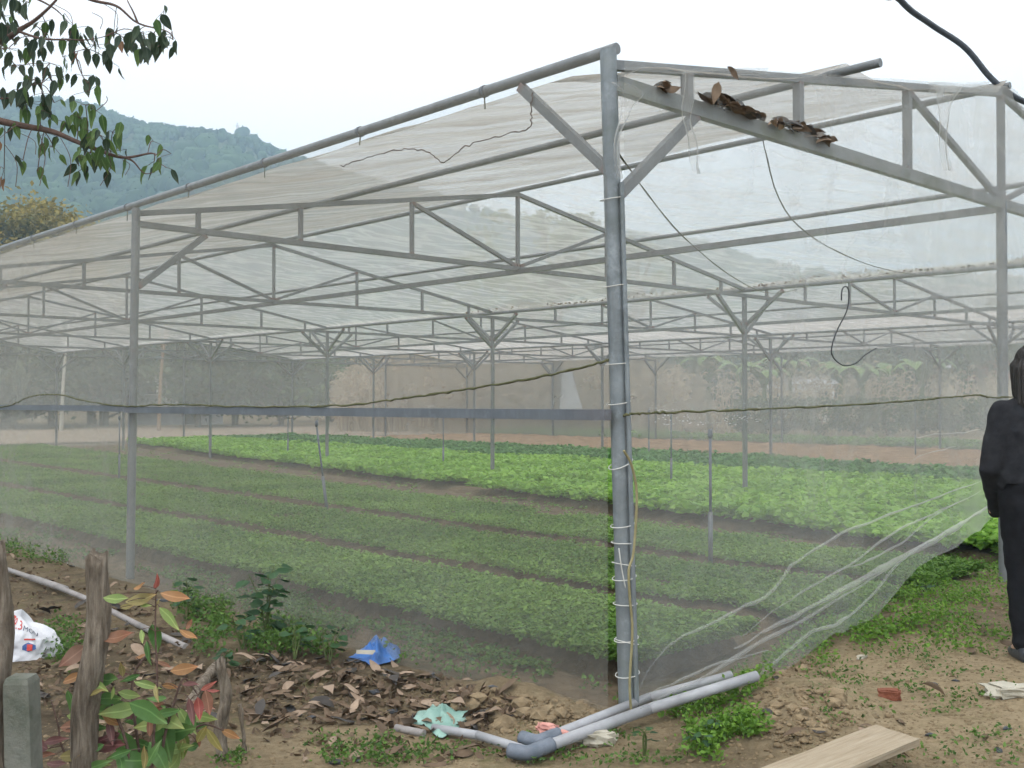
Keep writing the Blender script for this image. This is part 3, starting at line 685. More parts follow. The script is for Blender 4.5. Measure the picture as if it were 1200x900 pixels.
sprinkler(18.5, 9.4, 1.15, 'slim sprinkler riser in the far lettuce near the third row of posts', False)
sprinkler(12.5, 15.4, 1.15, 'sprinkler riser in the dark leaf crop left of the corner post', False)
sprinkler(6.0, 18.5, 1.2, 'sprinkler riser on the bare soil near the dark clothed person', False)
sprinkler(9.5, 22.5, 1.2, 'sprinkler riser on the bare soil beyond the crops', False)

# ------------------------------------------------------------------ background trees, plants and houses
def tree(name, px, depth, H, rad, m, label, n=2600, leaf=.35, lowest=.35, trunks=1, group='trees beyond the net house', openness=.0, squash=.9, flat=False, nc=46):
    b = at_depth(px, 469, depth); b.z = 0; t = empty(name, b); mb = MB(); cl = []
    for k in range(trunks):
        o = Vector((random.uniform(-1, 1), random.uniform(-1, 1), 0))*rad*.25*(k > 0)
        tip = b+o*2+Vector((random.uniform(-.4, .4), 0, H*.72))
        mb.tube(smooth_path([b+o-Vector((0, 0, .2)), b+o+Vector((random.uniform(-.15, .15), 0, H*.3)), tip], 4), [H*.028*(1-.07*i) for i in range(9)], 7)
        for _ in range(7):
            z = random.uniform(lowest, .8)*H; a = random.uniform(0, 6.28); r = rad*random.uniform(.5, .95)
            q = b+o+Vector((math.cos(a)*r, math.sin(a)*r, z+H*.14)); mb.tube(smooth_path([b+o+Vector((0, 0, z*.8)), b+o+Vector((math.cos(a)*r*.5, math.sin(a)*r*.5, z+H*.02)), q], 3), [.05*H*.28*(1-.12*i) for i in range(7)], 5); cl.append(q)
    mb.build('trunk', M['trunk'], t, True)
    cz = (lowest+1)/2*H; hz = (1-lowest)/2*H*squash
    while len(cl) < nc:
        d = rng.normal(size=3); d /= np.linalg.norm(d); r = random.uniform(.35, 1)**.5
        cl.append(b+Vector((d[0]*rad*r, d[1]*rad*r, cz+d[2]*hz*r)))
    cl = np.array([tuple(c) for c in cl]); idx = rng.integers(0, len(cl), n); sig = rad*(.17-openness)
    off = rng.normal(0, 1, (n, 3))*np.array([sig, sig, sig*(.25 if flat else .7)])
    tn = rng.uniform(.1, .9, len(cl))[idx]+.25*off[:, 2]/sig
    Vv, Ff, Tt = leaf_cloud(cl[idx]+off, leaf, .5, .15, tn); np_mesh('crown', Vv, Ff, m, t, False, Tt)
    tag(t, label, 'tree', group); return t
tree('flowering_tree', 8, 62, 13.0, 5.6, M['tree_yellow'], 'rounded yellow flowering tree at left below the hill', 52000, .32, .1, 1, None, .05, 1.05, False, 150)
tree('flowering_tree', 108, 66, 11.2, 2.4, M['tree_yellow'], 'small yellow green treetop just over the roof edge', 5000, .28, .2, 1, None, .03)
tree('feathery_tree', 650, 46, 10.8, 4.4, M['tree_pale'], 'pale feathery tree seen through the roof net behind the corner post', 2600, .3, .45, 1, None, .06, .8, True)
tree('feathery_tree', 745, 50, 9.6, 2.6, M['tree_pale'], 'small airy tree right beside the corner post beyond the roof', 900, .26, .5, 1, None, .06, .8, True)
tree('broad_tree', 590, 60, 8.5, 4.5, M['tree_mid'], 'wide green tree low behind the roof left of the corner post', 2600, .4, .2)
for k, (px, dp, H, rad, m, lab) in enumerate([
    (-70, 58, 7.5, 4, 'tree_dark', 'dark tree at the far left edge behind the side net'), (15, 55, 6.5, 3.2, 'tree_dark', 'dark leafy tree left of the pale thin trunk'),
    (60, 60, 7, 3.2, 'tree_dark', 'dark tree behind the far end net near the second side post'), (120, 62, 6.6, 3, 'tree_dark', 'dark forked tree just left of the second side post'),
    (175, 75, 7.5, 4, 'tree_dark', 'dark tree rising behind the grey walled shed'), (232, 56, 6.2, 2.3, 'tree_dark', 'dark tree clump at the right end of the grey walled shed'),
    (275, 62, 6, 3, 'tree_mid', 'mid green tree between shed and dry stalks'), (330, 60, 6.3, 3.2, 'tree_mid', 'light green tree left of the dry stalks'),
    (390, 74, 6.2, 3.6, 'tree_mid', 'green tree behind the left end of the dry stalks'), (460, 78, 6.4, 3.8, 'tree_mid', 'green tree low behind the dry stalks'),
    (530, 80, 6.6, 4, 'tree_dark', 'darker tree behind the middle of the dry stalks'), (790, 78, 6.5, 4, 'tree_dark', 'dark tree behind the banana plants at left'),
    (870, 74, 6.6, 3.6, 'tree_dark', 'dark tree behind the banana plants'), (960, 76, 7, 3.8, 'tree_dark', 'dark spreading tree behind the cream house at left'),
    (1035, 80, 10.5, 4.0, 'tree_mid', 'taller green tree rising over the far roof at right'), (1060, 70, 6.3, 3.4, 'tree_dark', 'low dark tree left of the cream house'),
    (1150, 72, 9.5, 2.4, 'tree_mid', 'slim green tree rising near the ridge post'), (1215, 66, 7, 4, 'tree_dark', 'dark tree behind the person at the right edge')]):
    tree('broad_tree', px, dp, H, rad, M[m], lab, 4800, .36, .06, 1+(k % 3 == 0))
# pale thin trunks
for px, dp, H, lab in ((72, 50, 5.2, 'pale thin bare trunk at left behind the side net'), (186, 50, 5.2, 'orange brown bare trunk in front of the grey wall')):
    b = at_depth(px, 469, dp); b.z = 0; mb = MB(); mb.tube(smooth_path([b-Vector((0, 0, .2)), b+Vector((.1, 0, H*.5)), b+Vector((.35, 0, H))], 5), [.10*(1-.05*i) for i in range(11)], 7)
    for s in (-1, 1): mb.tube([b+Vector((.2, 0, H*.75)), b+Vector((.2+s*.5, .2, H*1.1))], [.06, .02], 5)
    tag(mb.build('bare_trunk', mottled('bare trunk bark', *(((.45, .42, .34), (.55, .52, .45)) if px < 100 else ((.24, .16, .10), (.34, .23, .15))), 6), None, True), lab, 'tree')
# dry stalks: a mass nobody could count
Vs = []; ts = []
n = 3000
px = np.where(rng.uniform(0, 1, n) < .88, rng.uniform(395, 800, n), rng.uniform(790, 1190, n)); dp = rng.uniform(47, 58, n); H = rng.uniform(2.2, 4.3, n)*np.interp(px, [395, 450, 700, 800, 1000, 1190], [.6, 1, 1, .75, .8, .7])
bx = (px-600)/FP*dp
for k in range(n):
    b = np.array([bx[k], dp[k], 0]); ln = np.array([rng.normal(0, .12), rng.normal(0, .1), 1.0]); t = b+ln*H[k]; w = np.array([.028, .01, 0])
    Vs += [b-w, b+w, t+w*.3, t-w*.3]; ts += [rng.uniform(0, 1)]*4
    for q in (.35, .5, .65, .8, .95):
        p = b+ln*H[k]*q; a = rng.uniform(0, 6.28); d = np.array([math.cos(a)*.45, math.sin(a)*.3, rng.uniform(-.15, .35)]); ww = np.array([0, .01, .045])
        Vs += [p-ww, p+d*.5-ww+np.array([0, 0, .1]), p+d, p+d*.5+ww+np.array([0, 0, .1])]; ts += [rng.uniform(0, 1)]*4
Vs = np.array(Vs); tag(np_mesh('dry_stalks', Vs, np.arange(len(Vs)).reshape(-1, 4), M['straw'], None, False, np.array(ts)), 'stand of tall dry straw coloured stalks behind the net house', 'stalks', kind='stuff')
# banana plants
def banana(px, dp, H, lab):
    b = at_depth(px, 469, dp); b.z = 0; t = empty('banana_plant', b); mb = MB()
    mb.tube([b-Vector((0, 0, .2)), b+Vector((0, 0, H*.35)), b+Vector((.05, 0, H*.6))], [.16, .13, .08], 8); mb.build('stem', M['stemgreen'], t, True)
    for k in range(8):
        a = k*2.4+random.random(); L = H*random.uniform(.45, .65); s = b+Vector((0, 0, H*.58)); rows = []
        dr = Vector((math.cos(a), math.sin(a), 0)); sd_ = Vector((-dr.y, dr.x, 0)); m2 = MB()
        def P(x, y, L=L, s=s, dr=dr, sd_=sd_): return s+dr*(L*.62*x)+Vector((0, 0, L*(1.35*x-1.1*x*x)))+sd_*((y-.5)*.5*math.sin(math.pi*min(1, .08+x*.93))**.6)+Vector((0, 0, -abs(y-.5)*.15))
        m2.grid(P, 7, 2); m2.build('leaf', banana_m, t, True)
    tag(t, lab, 'banana plant', 'banana plants behind the far net')
banana_m = mottled('banana leaf', (.07, .14, .03), (.18, .27, .08), 2, .5)
for px, dp, H, lab in ((1080, 47, 4.0, 'banana plant just left of the person, beyond the far net'), (1010, 46, 3.6, 'short banana plant before the tall inner right one'), (895, 46, 3.6, 'short banana plant between two taller ones'), (830, 52, 4.3, 'banana plant furthest left of the far group'), (868, 50, 4.0, 'banana plant right of the tall inner post'), (925, 54, 4.4, 'tall banana plant in the middle of the far group'), (985, 50, 4.0, 'banana plant below the hooked wire'), (1035, 55, 4.2, 'banana plant left of the cream house')): banana(px, dp, H, lab)
# hedge of low shrubs behind the right part of the far net
for k, px in enumerate(range(880, 1200, 40)):
    b = at_depth(px, 469, 44+2*(k % 2)); b.z = 0; s = empty('shrub', b)
    q = rng.normal(size=(900, 3)); q /= np.linalg.norm(q, axis=1)[:, None]; q *= rng.uniform(.4, 1, 900)[:, None]**.5; q *= np.array([1.15, .9, .8]); q[:, 2] += .85
    Vv, Ff, Tt = leaf_cloud(q+np.array(b), .2, .5, .2); np_mesh('foliage', Vv, Ff, M['tree_dark'], s, False, Tt)
    mb = MB(); [mb.tube([b-Vector((0, 0, .1)), b+Vector((random.uniform(-.5, .5), random.uniform(-.4, .4), 1.1))], [.03, .01], 5) for _ in range(4)]; mb.build('stem', M['trunk'], s)
    tag(s, '%s low dark shrub from the left in the hedge row beyond the far net' % ('first second third fourth fifth sixth seventh eighth'.split()[k]), 'shrub', 'hedge shrubs beyond the far net')
# houses
def house_box(name, px, dp, w, d, hw, m, roofm, roof, label, wins=(), door=None, rz=0.0):
    b = at_depth(px, 469, dp); b.z = 0; h = empty(name, b); X = Vector((math.cos(rz), math.sin(rz), 0)); Y = Vector((-X.y, X.x, 0)); Rm = Matrix.Rotation(rz, 3, 'Z')
    MB().box(b+Y*d/2+Vector((0, 0, hw/2-.1)), (w, d, hw+.2), Rm).build('wall', m, h)
    mb = MB(); o = .35
    if roof > 0:
        e = [b+X*sx*(w/2+o)+Y*(d/2+sy*(d/2+o))+Vector((0, 0, hw-.02)) for sx, sy in ((-1, -1), (1, -1), (1, 1), (-1, 1))]
        r0, r1 = b-X*(w/2+o)+Y*d/2+Vector((0, 0, hw+roof)), b+X*(w/2+o)+Y*d/2+Vector((0, 0, hw+roof))
        mb.quad(e[0], e[1], r1, r0); mb.quad(e[2], e[3], r0, r1); mb.quad(e[0], r0, e[3]); mb.quad(e[1], e[2], r1); mb.quad(e[3], e[2], e[1], e[0])
    else: mb.box(b+Y*d/2+Vector((0, 0, hw+.17)), (w+.5, d+.5, .14), Rm)
    mb.build('roof', roofm, h)
    for x, z, ww, hh in wins:
        f = MB().box(b+X*x-Y*.03+Vector((0, 0, z)), (ww+.16, .08, hh+.16), Rm).build('window', M['white_paint'], h); MB().box(b+X*x-Y*.08+Vector((0, 0, z)), (ww, .03, hh), Rm).build('pane', M['darkpane'], f)
    if door is not None: MB().box(b+X*door-Y*.03+Vector((0, 0, 1.0)), (.9, .07, 2.0), Rm).build('door', M['darkpane'], h)
    tag(h, label, 'house'); return h
house_box('shed', 200, 64, 4.2, 4, 3.4, M['wall_grey'], M['roof_grey'], 0, 'low grey walled shed among dark trees behind the side net', ((-1.2, 2.2, .7, .7),), 1.2)
house_box('cream_house', 1108, 84, 4.0, 5, 4.0, M['cream'], M['roof_grey'], 1.0, 'cream house behind the far net left of the person', ((-1.2, 2.4, .8, 1), (1.2, 2.4, .8, 1)), 0)
house_box('red_roofed_house', 1222, 64, 4.2, 5, 2.8, M['cream'], M['roof_red'], 1.2, 'house with red roof behind the person', ((-.8, 1.7, .8, 1),), .8)
house_box('white_house', 935, 72, 5, 5, 2.6, M['white_paint'], M['roof_grey'], .7, 'low white house behind the banana plants', ((-1.8, 1.7, .9, .9), (1.8, 1.7, .9, .9)), 0)
b = at_depth(665, 469, 46); b.z = 0
hp_ = empty('plastic_heap', b); mb = MB(); mb.grid(lambda s, t: b+Vector(((s-.5)*1.4*(1-.75*t), -.3*(1-t)*math.sin(math.pi*s), .9+1.9*t)) , 8, 8); mb.build('sheet', M['wall_grey'], hp_, True)
mb = MB(); [mb.tube([b+Vector((x, .06, -.2)), b+Vector((x*.3, .06, 2.9))], .05, 6) for x in (-.7, .7)]; mb.build('pole', M['trunk'], hp_); tag(hp_, 'white plastic sheet hung on two poles before the dry stalks', 'plastic sheet')

# ------------------------------------------------------------------ litter, clods and weeds on the ground in front
def leaf_mesh(name, L, w, curl, fold, nseg=5, taper=.75, wav=0):
    mb = MB()
    def P(s, t):
        x = s*L; ww = w*math.sin(math.pi*min(1, max(.0, s))**taper)*.5+.0008; y = (t-.5)*2*ww
        return Vector((x, y, fold*abs(t-.5)*2*ww + curl*L*(s-s*s)*-1.0*2 + wav*math.sin(s*9+t*2)*L*.02))
    mb.grid(P, nseg, 2); me = mb.mesh(name, True)
    at = me.attributes.new('tint', 'FLOAT', 'POINT'); at.data.foreach_set('value', [random.random() for _ in me.vertices]); return me
def basis(p, d, nrm, s=1.0):
    d = Vector(d).normalized(); n_ = Vector(nrm); n_ = (n_-d*n_.dot(d)).normalized(); y = n_.cross(d)
    Mx = Matrix((d*s, y*s, n_*s)).transposed().to_4x4(); Mx.translation = p; return Mx
dead = [leaf_mesh('fallen_leaf', .10, .038, random.uniform(-.35, .25), random.uniform(-.6, .9), 5, .8, 1) for _ in range(6)]
def in_poly(x, y, P):
    c = False; j = len(P)-1
    for i in range(len(P)):
        if (P[i][1] > y) != (P[j][1] > y) and x < (P[j][0]-P[i][0])*(y-P[i][1])/(P[j][1]-P[i][1])+P[i][0]: c = not c
        j = i
    return c
def sample(P, n):
    xs = [a for a, _ in P]; ys = [b for _, b in P]; out = []
    while len(out) < n:
        x, y = random.uniform(min(xs), max(xs)), random.uniform(min(ys), max(ys))
        if in_poly(x, y, P): out.append((x, y))
    return out
LITTER = [([(255, 780), (330, 770), (420, 780), (520, 795), (590, 815), (620, 845), (560, 862), (500, 862), (420, 850), (290, 850)], 170), ([(-10, 640), (90, 660), (150, 690), (250, 770), (270, 850), (180, 895), (40, 830), (-10, 700)], 100),
          ([(280, 850), (560, 870), (640, 895), (360, 899)], 12), ([(880, 760), (1100, 700), (1190, 760), (1190, 895), (900, 890)], 18)]
first = None
for P, n in LITTER:
    for x, y in sample(P, n):
        p = ground_at(x, y); a = random.uniform(0, 6.28); d = Vector((math.cos(a), math.sin(a), random.uniform(-.12, .45))); k = random.random()
        nr = Vector((random.gauss(0, .4), random.gauss(0, .4), 1)); me = random.choice(dead)
        new('fallen_leaf', me, basis(p+Vector((0, 0, .012)), d, nr, random.uniform(.6, 1.45)), ground, M['dead'][0 if k < .4 else 1 if k < .82 else 2])
C = []
for P, n in LITTER[:3]:
    for x, y in sample(P, n*(5 if n > 100 else 10)): p = ground_at(x, y); C.append((p.x, p.y, p.z+random.uniform(0, .025)))
Vv, Ff, Tt = leaf_cloud(np.array(C), .042, .5, .1)
tag(np_mesh('leaf_litter', Vv, Ff, M['dead'][0], ground, False, Tt), kind='stuff')
# earth clods and stones
def clod_mesh(k, r=1, sub=2, amp=.35):
    bm = bmesh.new(); bmesh.ops.create_icosphere(bm, subdivisions=sub, radius=r)
    for v in bm.verts: v.co *= 1+amp*mnoise.noise(v.co*1.6+Vector((k*7.3, 1, 2)))+amp*.5*mnoise.noise(v.co*4+Vector((k*3.3, 1, 2))); v.co.z *= .72
    me = bpy.data.meshes.new('clod'); bm.to_mesh(me); bm.free(); return me
clods = [clod_mesh(k, 1, 1, .5) for k in range(7)]
for P, n, big in (([(540, 805), (700, 825), (730, 845), (720, 870), (600, 865), (530, 840)], 100, 1.7), ([(880, 770), (930, 755), (985, 800), (1000, 850), (930, 880), (890, 850)], 120, 1.4), ([(990, 760), (1180, 690), (1190, 760), (1060, 800)], 40, .6), ([(300, 860), (620, 880), (600, 899), (300, 899)], 20, .6), ([(10, 660), (120, 690), (180, 800), (60, 830)], 30, .7)):
    for x, y in sample(P, n):
        p = ground_at(x, y); s = random.uniform(.006, .016)*big*(2.2 if random.random() < .14 else 1)
        new('clod', random.choice(clods), Matrix.Translation(p+Vector((0, 0, s*.25))) @ Matrix.Rotation(random.uniform(0, 6), 4, 'Z') @ Matrix.Diagonal((s*1.2, s, s*.85, 1)), ground, M['clod'])
VV_ = []; FF_ = []; nv_ = 0
bm = bmesh.new(); bmesh.ops.create_icosphere(bm, subdivisions=1, radius=1); bm.verts.ensure_lookup_table(); c0 = np.array([v.co[:] for v in bm.verts]); f0 = np.array([[v.index for v in f.verts] for f in bm.faces]); bm.free()
for P, n in (([(-10, 640), (120, 660), (260, 780), (560, 800), (740, 835), (760, 870), (640, 899), (0, 899)], 2200), ([(745, 850), (900, 800), (1000, 740), (1190, 640), (1199, 899), (800, 899)], 2600), ([(540, 805), (700, 825), (730, 845), (720, 870), (600, 865), (530, 840)], 900), ([(880, 770), (930, 755), (985, 800), (1000, 850), (930, 880), (890, 850)], 1000)):
    for x, y in sample(P, n):
        p = ground_at(x, y); k = random.uniform(.0025, .008)*(2 if random.random() < .07 else 1)
        VV_.append(c0*rng.uniform(.6, 1.4, (len(c0), 1))*np.array([k*1.2, k, k*.7])+np.array(p)); FF_.append(f0+nv_); nv_ += len(c0)
tag(np_mesh('soil_crumbs', np.concatenate(VV_), np.concatenate(FF_), M['clod'], ground, False), kind='stuff')
bits = [clod_mesh(k, 1, 1, .7) for k in range(11, 15)]
for x, y in [(348, 838), (365, 842), (440, 812), (462, 835), (512, 835), (600, 840), (630, 832), (578, 812), (690, 855), (505, 792), (170, 707), (190, 705), (28, 850), (110, 880), (1092, 803), (1120, 798), (930, 800), (1090, 862), (1180, 855), (1170, 880), (330, 845), (415, 775), (395, 895), (420, 893)]:
    p = ground_at(x, y); s = random.uniform(.012, .026)
    tag(new('plastic_scrap', random.choice(bits), Matrix.Translation(p+Vector((0, 0, s*.3))) @ Matrix.Rotation(random.uniform(0, 6), 4, 'Z') @ Matrix.Diagonal((s*1.7, s, s*.7, 1)), None, M['blackplastic']), 'small crumpled black plastic scrap lying in the litter', 'scrap', 'black plastic scraps in the litter')
# ground cover weeds (uncountable)
def cover(name, zones, m, label, size=.022, h=.07):
    C = []
    for P, n in zones:
        got = 0
        while got < n:
            x, y = sample(P, 1)[0]; p = ground_at(x, y)
            if mnoise.fractal(Vector((p.x*2.6, p.y*2.6, 11)), 1, 2, 3) < -.12 : got += .34; continue
            got += 1; hh = h*random.uniform(.5, 1.3)
            for _ in range(6): C.append((p.x+random.gauss(0, .03), p.y+random.gauss(0, .03), p.z+.01+hh*random.random()))
    Vv, Ff, Tt = leaf_cloud(np.array(C), size, .55, .2); tag(np_mesh(name, Vv, Ff, m, None, False, Tt), label, 'weeds', kind='stuff')
cover('low_weeds', [([(755, 850), (880, 795), (960, 730), (1060, 650), (1170, 605), (1172, 640), (1100, 690), (1000, 745), (930, 775), (885, 815), (800, 858)], 1500), ([(930, 760), (1060, 670), (1172, 620), (1172, 690), (1100, 735), (960, 785)], 800), ([(1010, 705), (1190, 680), (1190, 765), (1040, 770)], 330), ([(780, 870), (880, 838), (920, 890), (840, 899)], 380)], M['weedlight'], 'bright green weeds along the hem of the front net', .024, .07)
cover('low_weeds', [([(200, 700), (300, 690), (420, 740), (400, 770), (330, 770), (230, 770)], 1100), ([(420, 745), (520, 770), (700, 812), (735, 830), (640, 812), (480, 785)], 120), ([(-10, 625), (60, 625), (110, 655), (60, 665), (-10, 650)], 300), ([(50, 740), (90, 735), (100, 790), (60, 780)], 120)], M['weed'], 'dark green weeds growing on the bank beside the side net', .028, .10)
cover('low_weeds', [([(360, 860), (480, 870), (600, 890), (640, 899), (380, 899)], 170), ([(600, 868), (780, 850), (800, 899), (640, 899)], 110), ([(270, 870), (340, 880), (330, 899), (260, 899)], 80), ([(900, 740), (1190, 700), (1190, 899), (1000, 899)], 330)], M['weed'], 'scattered small weeds across the trodden earth in front', .02, .035)
# single weed plants with leaves of their own
wl = [leaf_mesh('weed_leaf', 1, .8, .12, .25, 5, .6), leaf_mesh('weed_leaf', 1, .66, .2, .3, 5, .75)]
def weed(px, py, H, L, label, n=14, spread=.5, stems=2):
    b = ground_at(px, py); t = empty('weed_plant', b); mb = MB(); lv = []
    for s in range(stems):
        a = random.uniform(0, 6.28); tip = b+Vector((math.cos(a)*H*spread*.4*(s > 0 or .3), math.sin(a)*H*spread*.4, H*random.uniform(.8, 1)))
        pth = smooth_path([b-Vector((0, 0, .02)), b.lerp(tip, .5)+Vector((random.uniform(-.02, .02), 0, .02)), tip], 5); mb.tube(pth, [.006*(1-.06*i) for i in range(len(pth))], 5)
        for k in range(n//stems):
            q = pth[int((.3+.7*(k+1)/(n//stems))*(len(pth)-1))]; a2 = k*2.4+random.random(); d = Vector((math.cos(a2), math.sin(a2), random.uniform(-.25, .35)))
            e = q+d*L*.45; mb.tube([q, e], .0018, 4); lv.append((e, d))
    mb.build('stem', M['stemgreen'], t, True)
    for e, d in lv: new('leaf', random.choice(wl), basis(e, d+Vector((0, 0, -.25)), Vector((random.gauss(0, .3), random.gauss(0, .3)-.25, 1)), L*random.uniform(.7, 1.25)), t, M['darkweed'])
    tag(t, label, 'weed', 'broad leaved weeds on the bank')
weed(312, 752, .46, .095, 'tallest dark broad leaved weed by the side net', 36, .6, 4)
weed(220, 726, .28, .09, 'small dark weed left of the tallest weed', 9, .3, 1)
weed(285, 762, .2, .075, 'low bushy weed left below the tallest weed', 14, .9, 3)
weed(345, 772, .18, .07, 'low weed right below the tallest weed', 12, .9, 3)
weed(385, 778, .19, .07, 'low bright weed left of the blue plastic', 14, 1, 3)
weed(262, 790, .13, .05, 'little weed beside the broken stake', 10, .9, 2)
weed(545, 790, .12, .035, 'thin weed on top of the soil ridge', 8, .5, 2)
weed(820, 885, .10, .04, 'weed clump under the pair of grey pipes', 12, 1, 3)
weed(835, 868, .10, .035, 'upright weed just right of the stone under the pipes', 10, .8, 2)
weed(755, 885, .13, .045, 'weed in front of the pipe elbow', 8, .5, 2)
weed(1085, 700, .10, .045, 'leafy weed on the bank near the net hem', 12, 1, 3)
weed(1160, 625, .13, .05, 'leafy weed beside the ridge post base', 10, 1, 3)

# ------------------------------------------------------------------ stakes, sapling, rubbish, pipes, plank
def stake(name, top, bot, r, label, splinter=True, cat='stake'):
    a, b = Vector(bot), Vector(top); n = 22; k = 14; mb = MB()
    for i in range(n+1):
        p = a.lerp(b, i/n)+Vector((.012*math.sin(i*.5), .008*math.cos(i*.7), 0)); rr = r*(1.12-.22*i/n)
        for q in range(k):
            g = 2*math.pi*q/k; f = 1+.22*mnoise.noise(Vector((math.cos(g)*1.6, math.sin(g)*1.6, i*.22)))+.08*math.sin(g*5+i*.2)
            z = (random.uniform(-.03, .025) if (splinter and i == n) else 0)
            mb.v.append(tuple(p+Vector((math.cos(g)*rr*f, math.sin(g)*rr*f, z))))
    for i in range(n):
        for q in range(k): mb.f.append((i*k+q, i*k+(q+1) % k, (i+1)*k+(q+1) % k, (i+1)*k+q))
    c = len(mb.v); mb.v.append(tuple(b-Vector((0, 0, .025))))
    for q in range(k): mb.f.append((n*k+q, n*k+(q+1) % k, c))
    return tag(mb.build(name, M['bark'], None, True), label, cat)
def foot(px, d):
    p = at_depth(px, 469, d); return Vector((p.x, p.y, gh(p.x, p.y)-.12))
stake('wooden_stake', at_depth(118, 648, 3.7), foot(94, 3.7), .044, 'weathered wooden stake with splintered top among reddish leaves')
stake('wooden_stake', at_depth(-3, 640, 3.5), foot(2, 3.5), .042, 'weathered wooden stake cut by the left edge beside the concrete post')
stake('wooden_stake', at_depth(262, 776, 4.25), foot(262, 4.25), .024, 'short dark broken stake right of the reddish sapling', True)
line('bamboo_stick', [foot(285, 4.3)+Vector((0, 0, .05)), at_depth(286, 872, 4.3), at_depth(281, 825, 4.28)], .009, M['bark'], 'thin brown stick upright beside the broken stake', 'stick', .002)
line('dead_branch', [ground_at(222, 835)+Vector((0, 0, .03)), ground_at(240, 808)+Vector((0, 0, .05)), ground_at(262, 785)+Vector((0, 0, .05))], .026, M['bark'], 'thick dead branch lying left of the broken stake', 'branch', .004)
# concrete post
a = at_depth(25, 792, 3.45); mb = MB(); f0 = foot(36, 3.45)
def Pc(c, z, s): return [c+Vector((x*s*.82, y*s*.82, z)) for x, y in ((-.05, -.05), (.05, -.05), (.05, .05), (-.05, .05))]
rows = [Pc(f0, 0, 1.15), Pc(f0.lerp(a, .5), 0, 1.05), Pc(f0.lerp(a, .97), 0, 1), Pc(a, 0, .86)]
for r_ in rows: mb.v += [tuple(p) for p in r_]
for i in range(3):
    for q in range(4): mb.f.append((i*4+q, i*4+(q+1) % 4, i*4+4+(q+1) % 4, i*4+4+q))
mb.f.append((12, 13, 14, 15)); tag(mb.build('concrete_post', M['concrete'], None), 'mossy square concrete post at the lower left corner', 'post')
# red and green sapling
pal = {'lime': ((0.241, 0.341, 0.102), (0.344, 0.444, 0.148)), 'green': ((0.089, 0.196, 0.052), (0.156, 0.296, 0.090)), 'orange': ((0.398, 0.192, 0.085), (0.498, 0.276, 0.120)), 'ochre': ((0.300, 0.251, 0.095), (0.401, 0.335, 0.138)), 'red': ((0.368, 0.096, 0.079), (0.466, 0.161, 0.120)), 'redbrown': ((0.282, 0.118, 0.077), (0.364, 0.191, 0.116)), 'pink': ((0.349, 0.200, 0.151), (0.449, 0.276, 0.202)), 'purple': ((0.151, 0.065, 0.061), (0.229, 0.106, 0.097)), 'yellow': ((0.422, 0.373, 0.118), (0.503, 0.437, 0.157))}
PM = {k: leafy('sapling leaf '+k, a, b, .35, .45, False) for k, (a, b) in pal.items()}
sap = empty('sapling', foot(180, 3.75)); sl = [leaf_mesh('sapling_leaf', 1, .31, .16, .3, 8, .8, 1.2), leaf_mesh('sapling_leaf', 1, .42, .2, .25, 8, .8, 1.5), leaf_mesh('sapling_leaf', 1, .27, -.14, .4, 8, .8, 1.2)]
stems = {'a': [(178, 1000), (178, 900), (184, 800), (182, 740), (183, 690)], 'b': [(178, 1000), (190, 880), (205, 820), (216, 795), (232, 815)], 'c': [(170, 1000), (150, 880), (135, 835), (120, 800), (108, 765)], 'd': [(170, 1000), (110, 930), (75, 880), (68, 850), (60, 820)], 'e': [(180, 950), (205, 880), (235, 850), (262, 856)], 'f': [(178, 990), (160, 860), (155, 800), (170, 770), (190, 765)]}
SP = {}
for k, (key, pts) in enumerate(stems.items()):
    dd = 3.6+.05*k; p = smooth_path([at_depth(x, y, dd+.02*i) for i, (x, y) in enumerate(pts)], 6); p[0] = foot(178, 3.75); SP[key] = p
    mb = MB(); mb.tube(p, [.007*(1-.7*i/len(p)) for i in range(len(p))], 6); mb.build('stem', M['twig'], sap, True)
allp = [q for p in SP.values() for q in p]
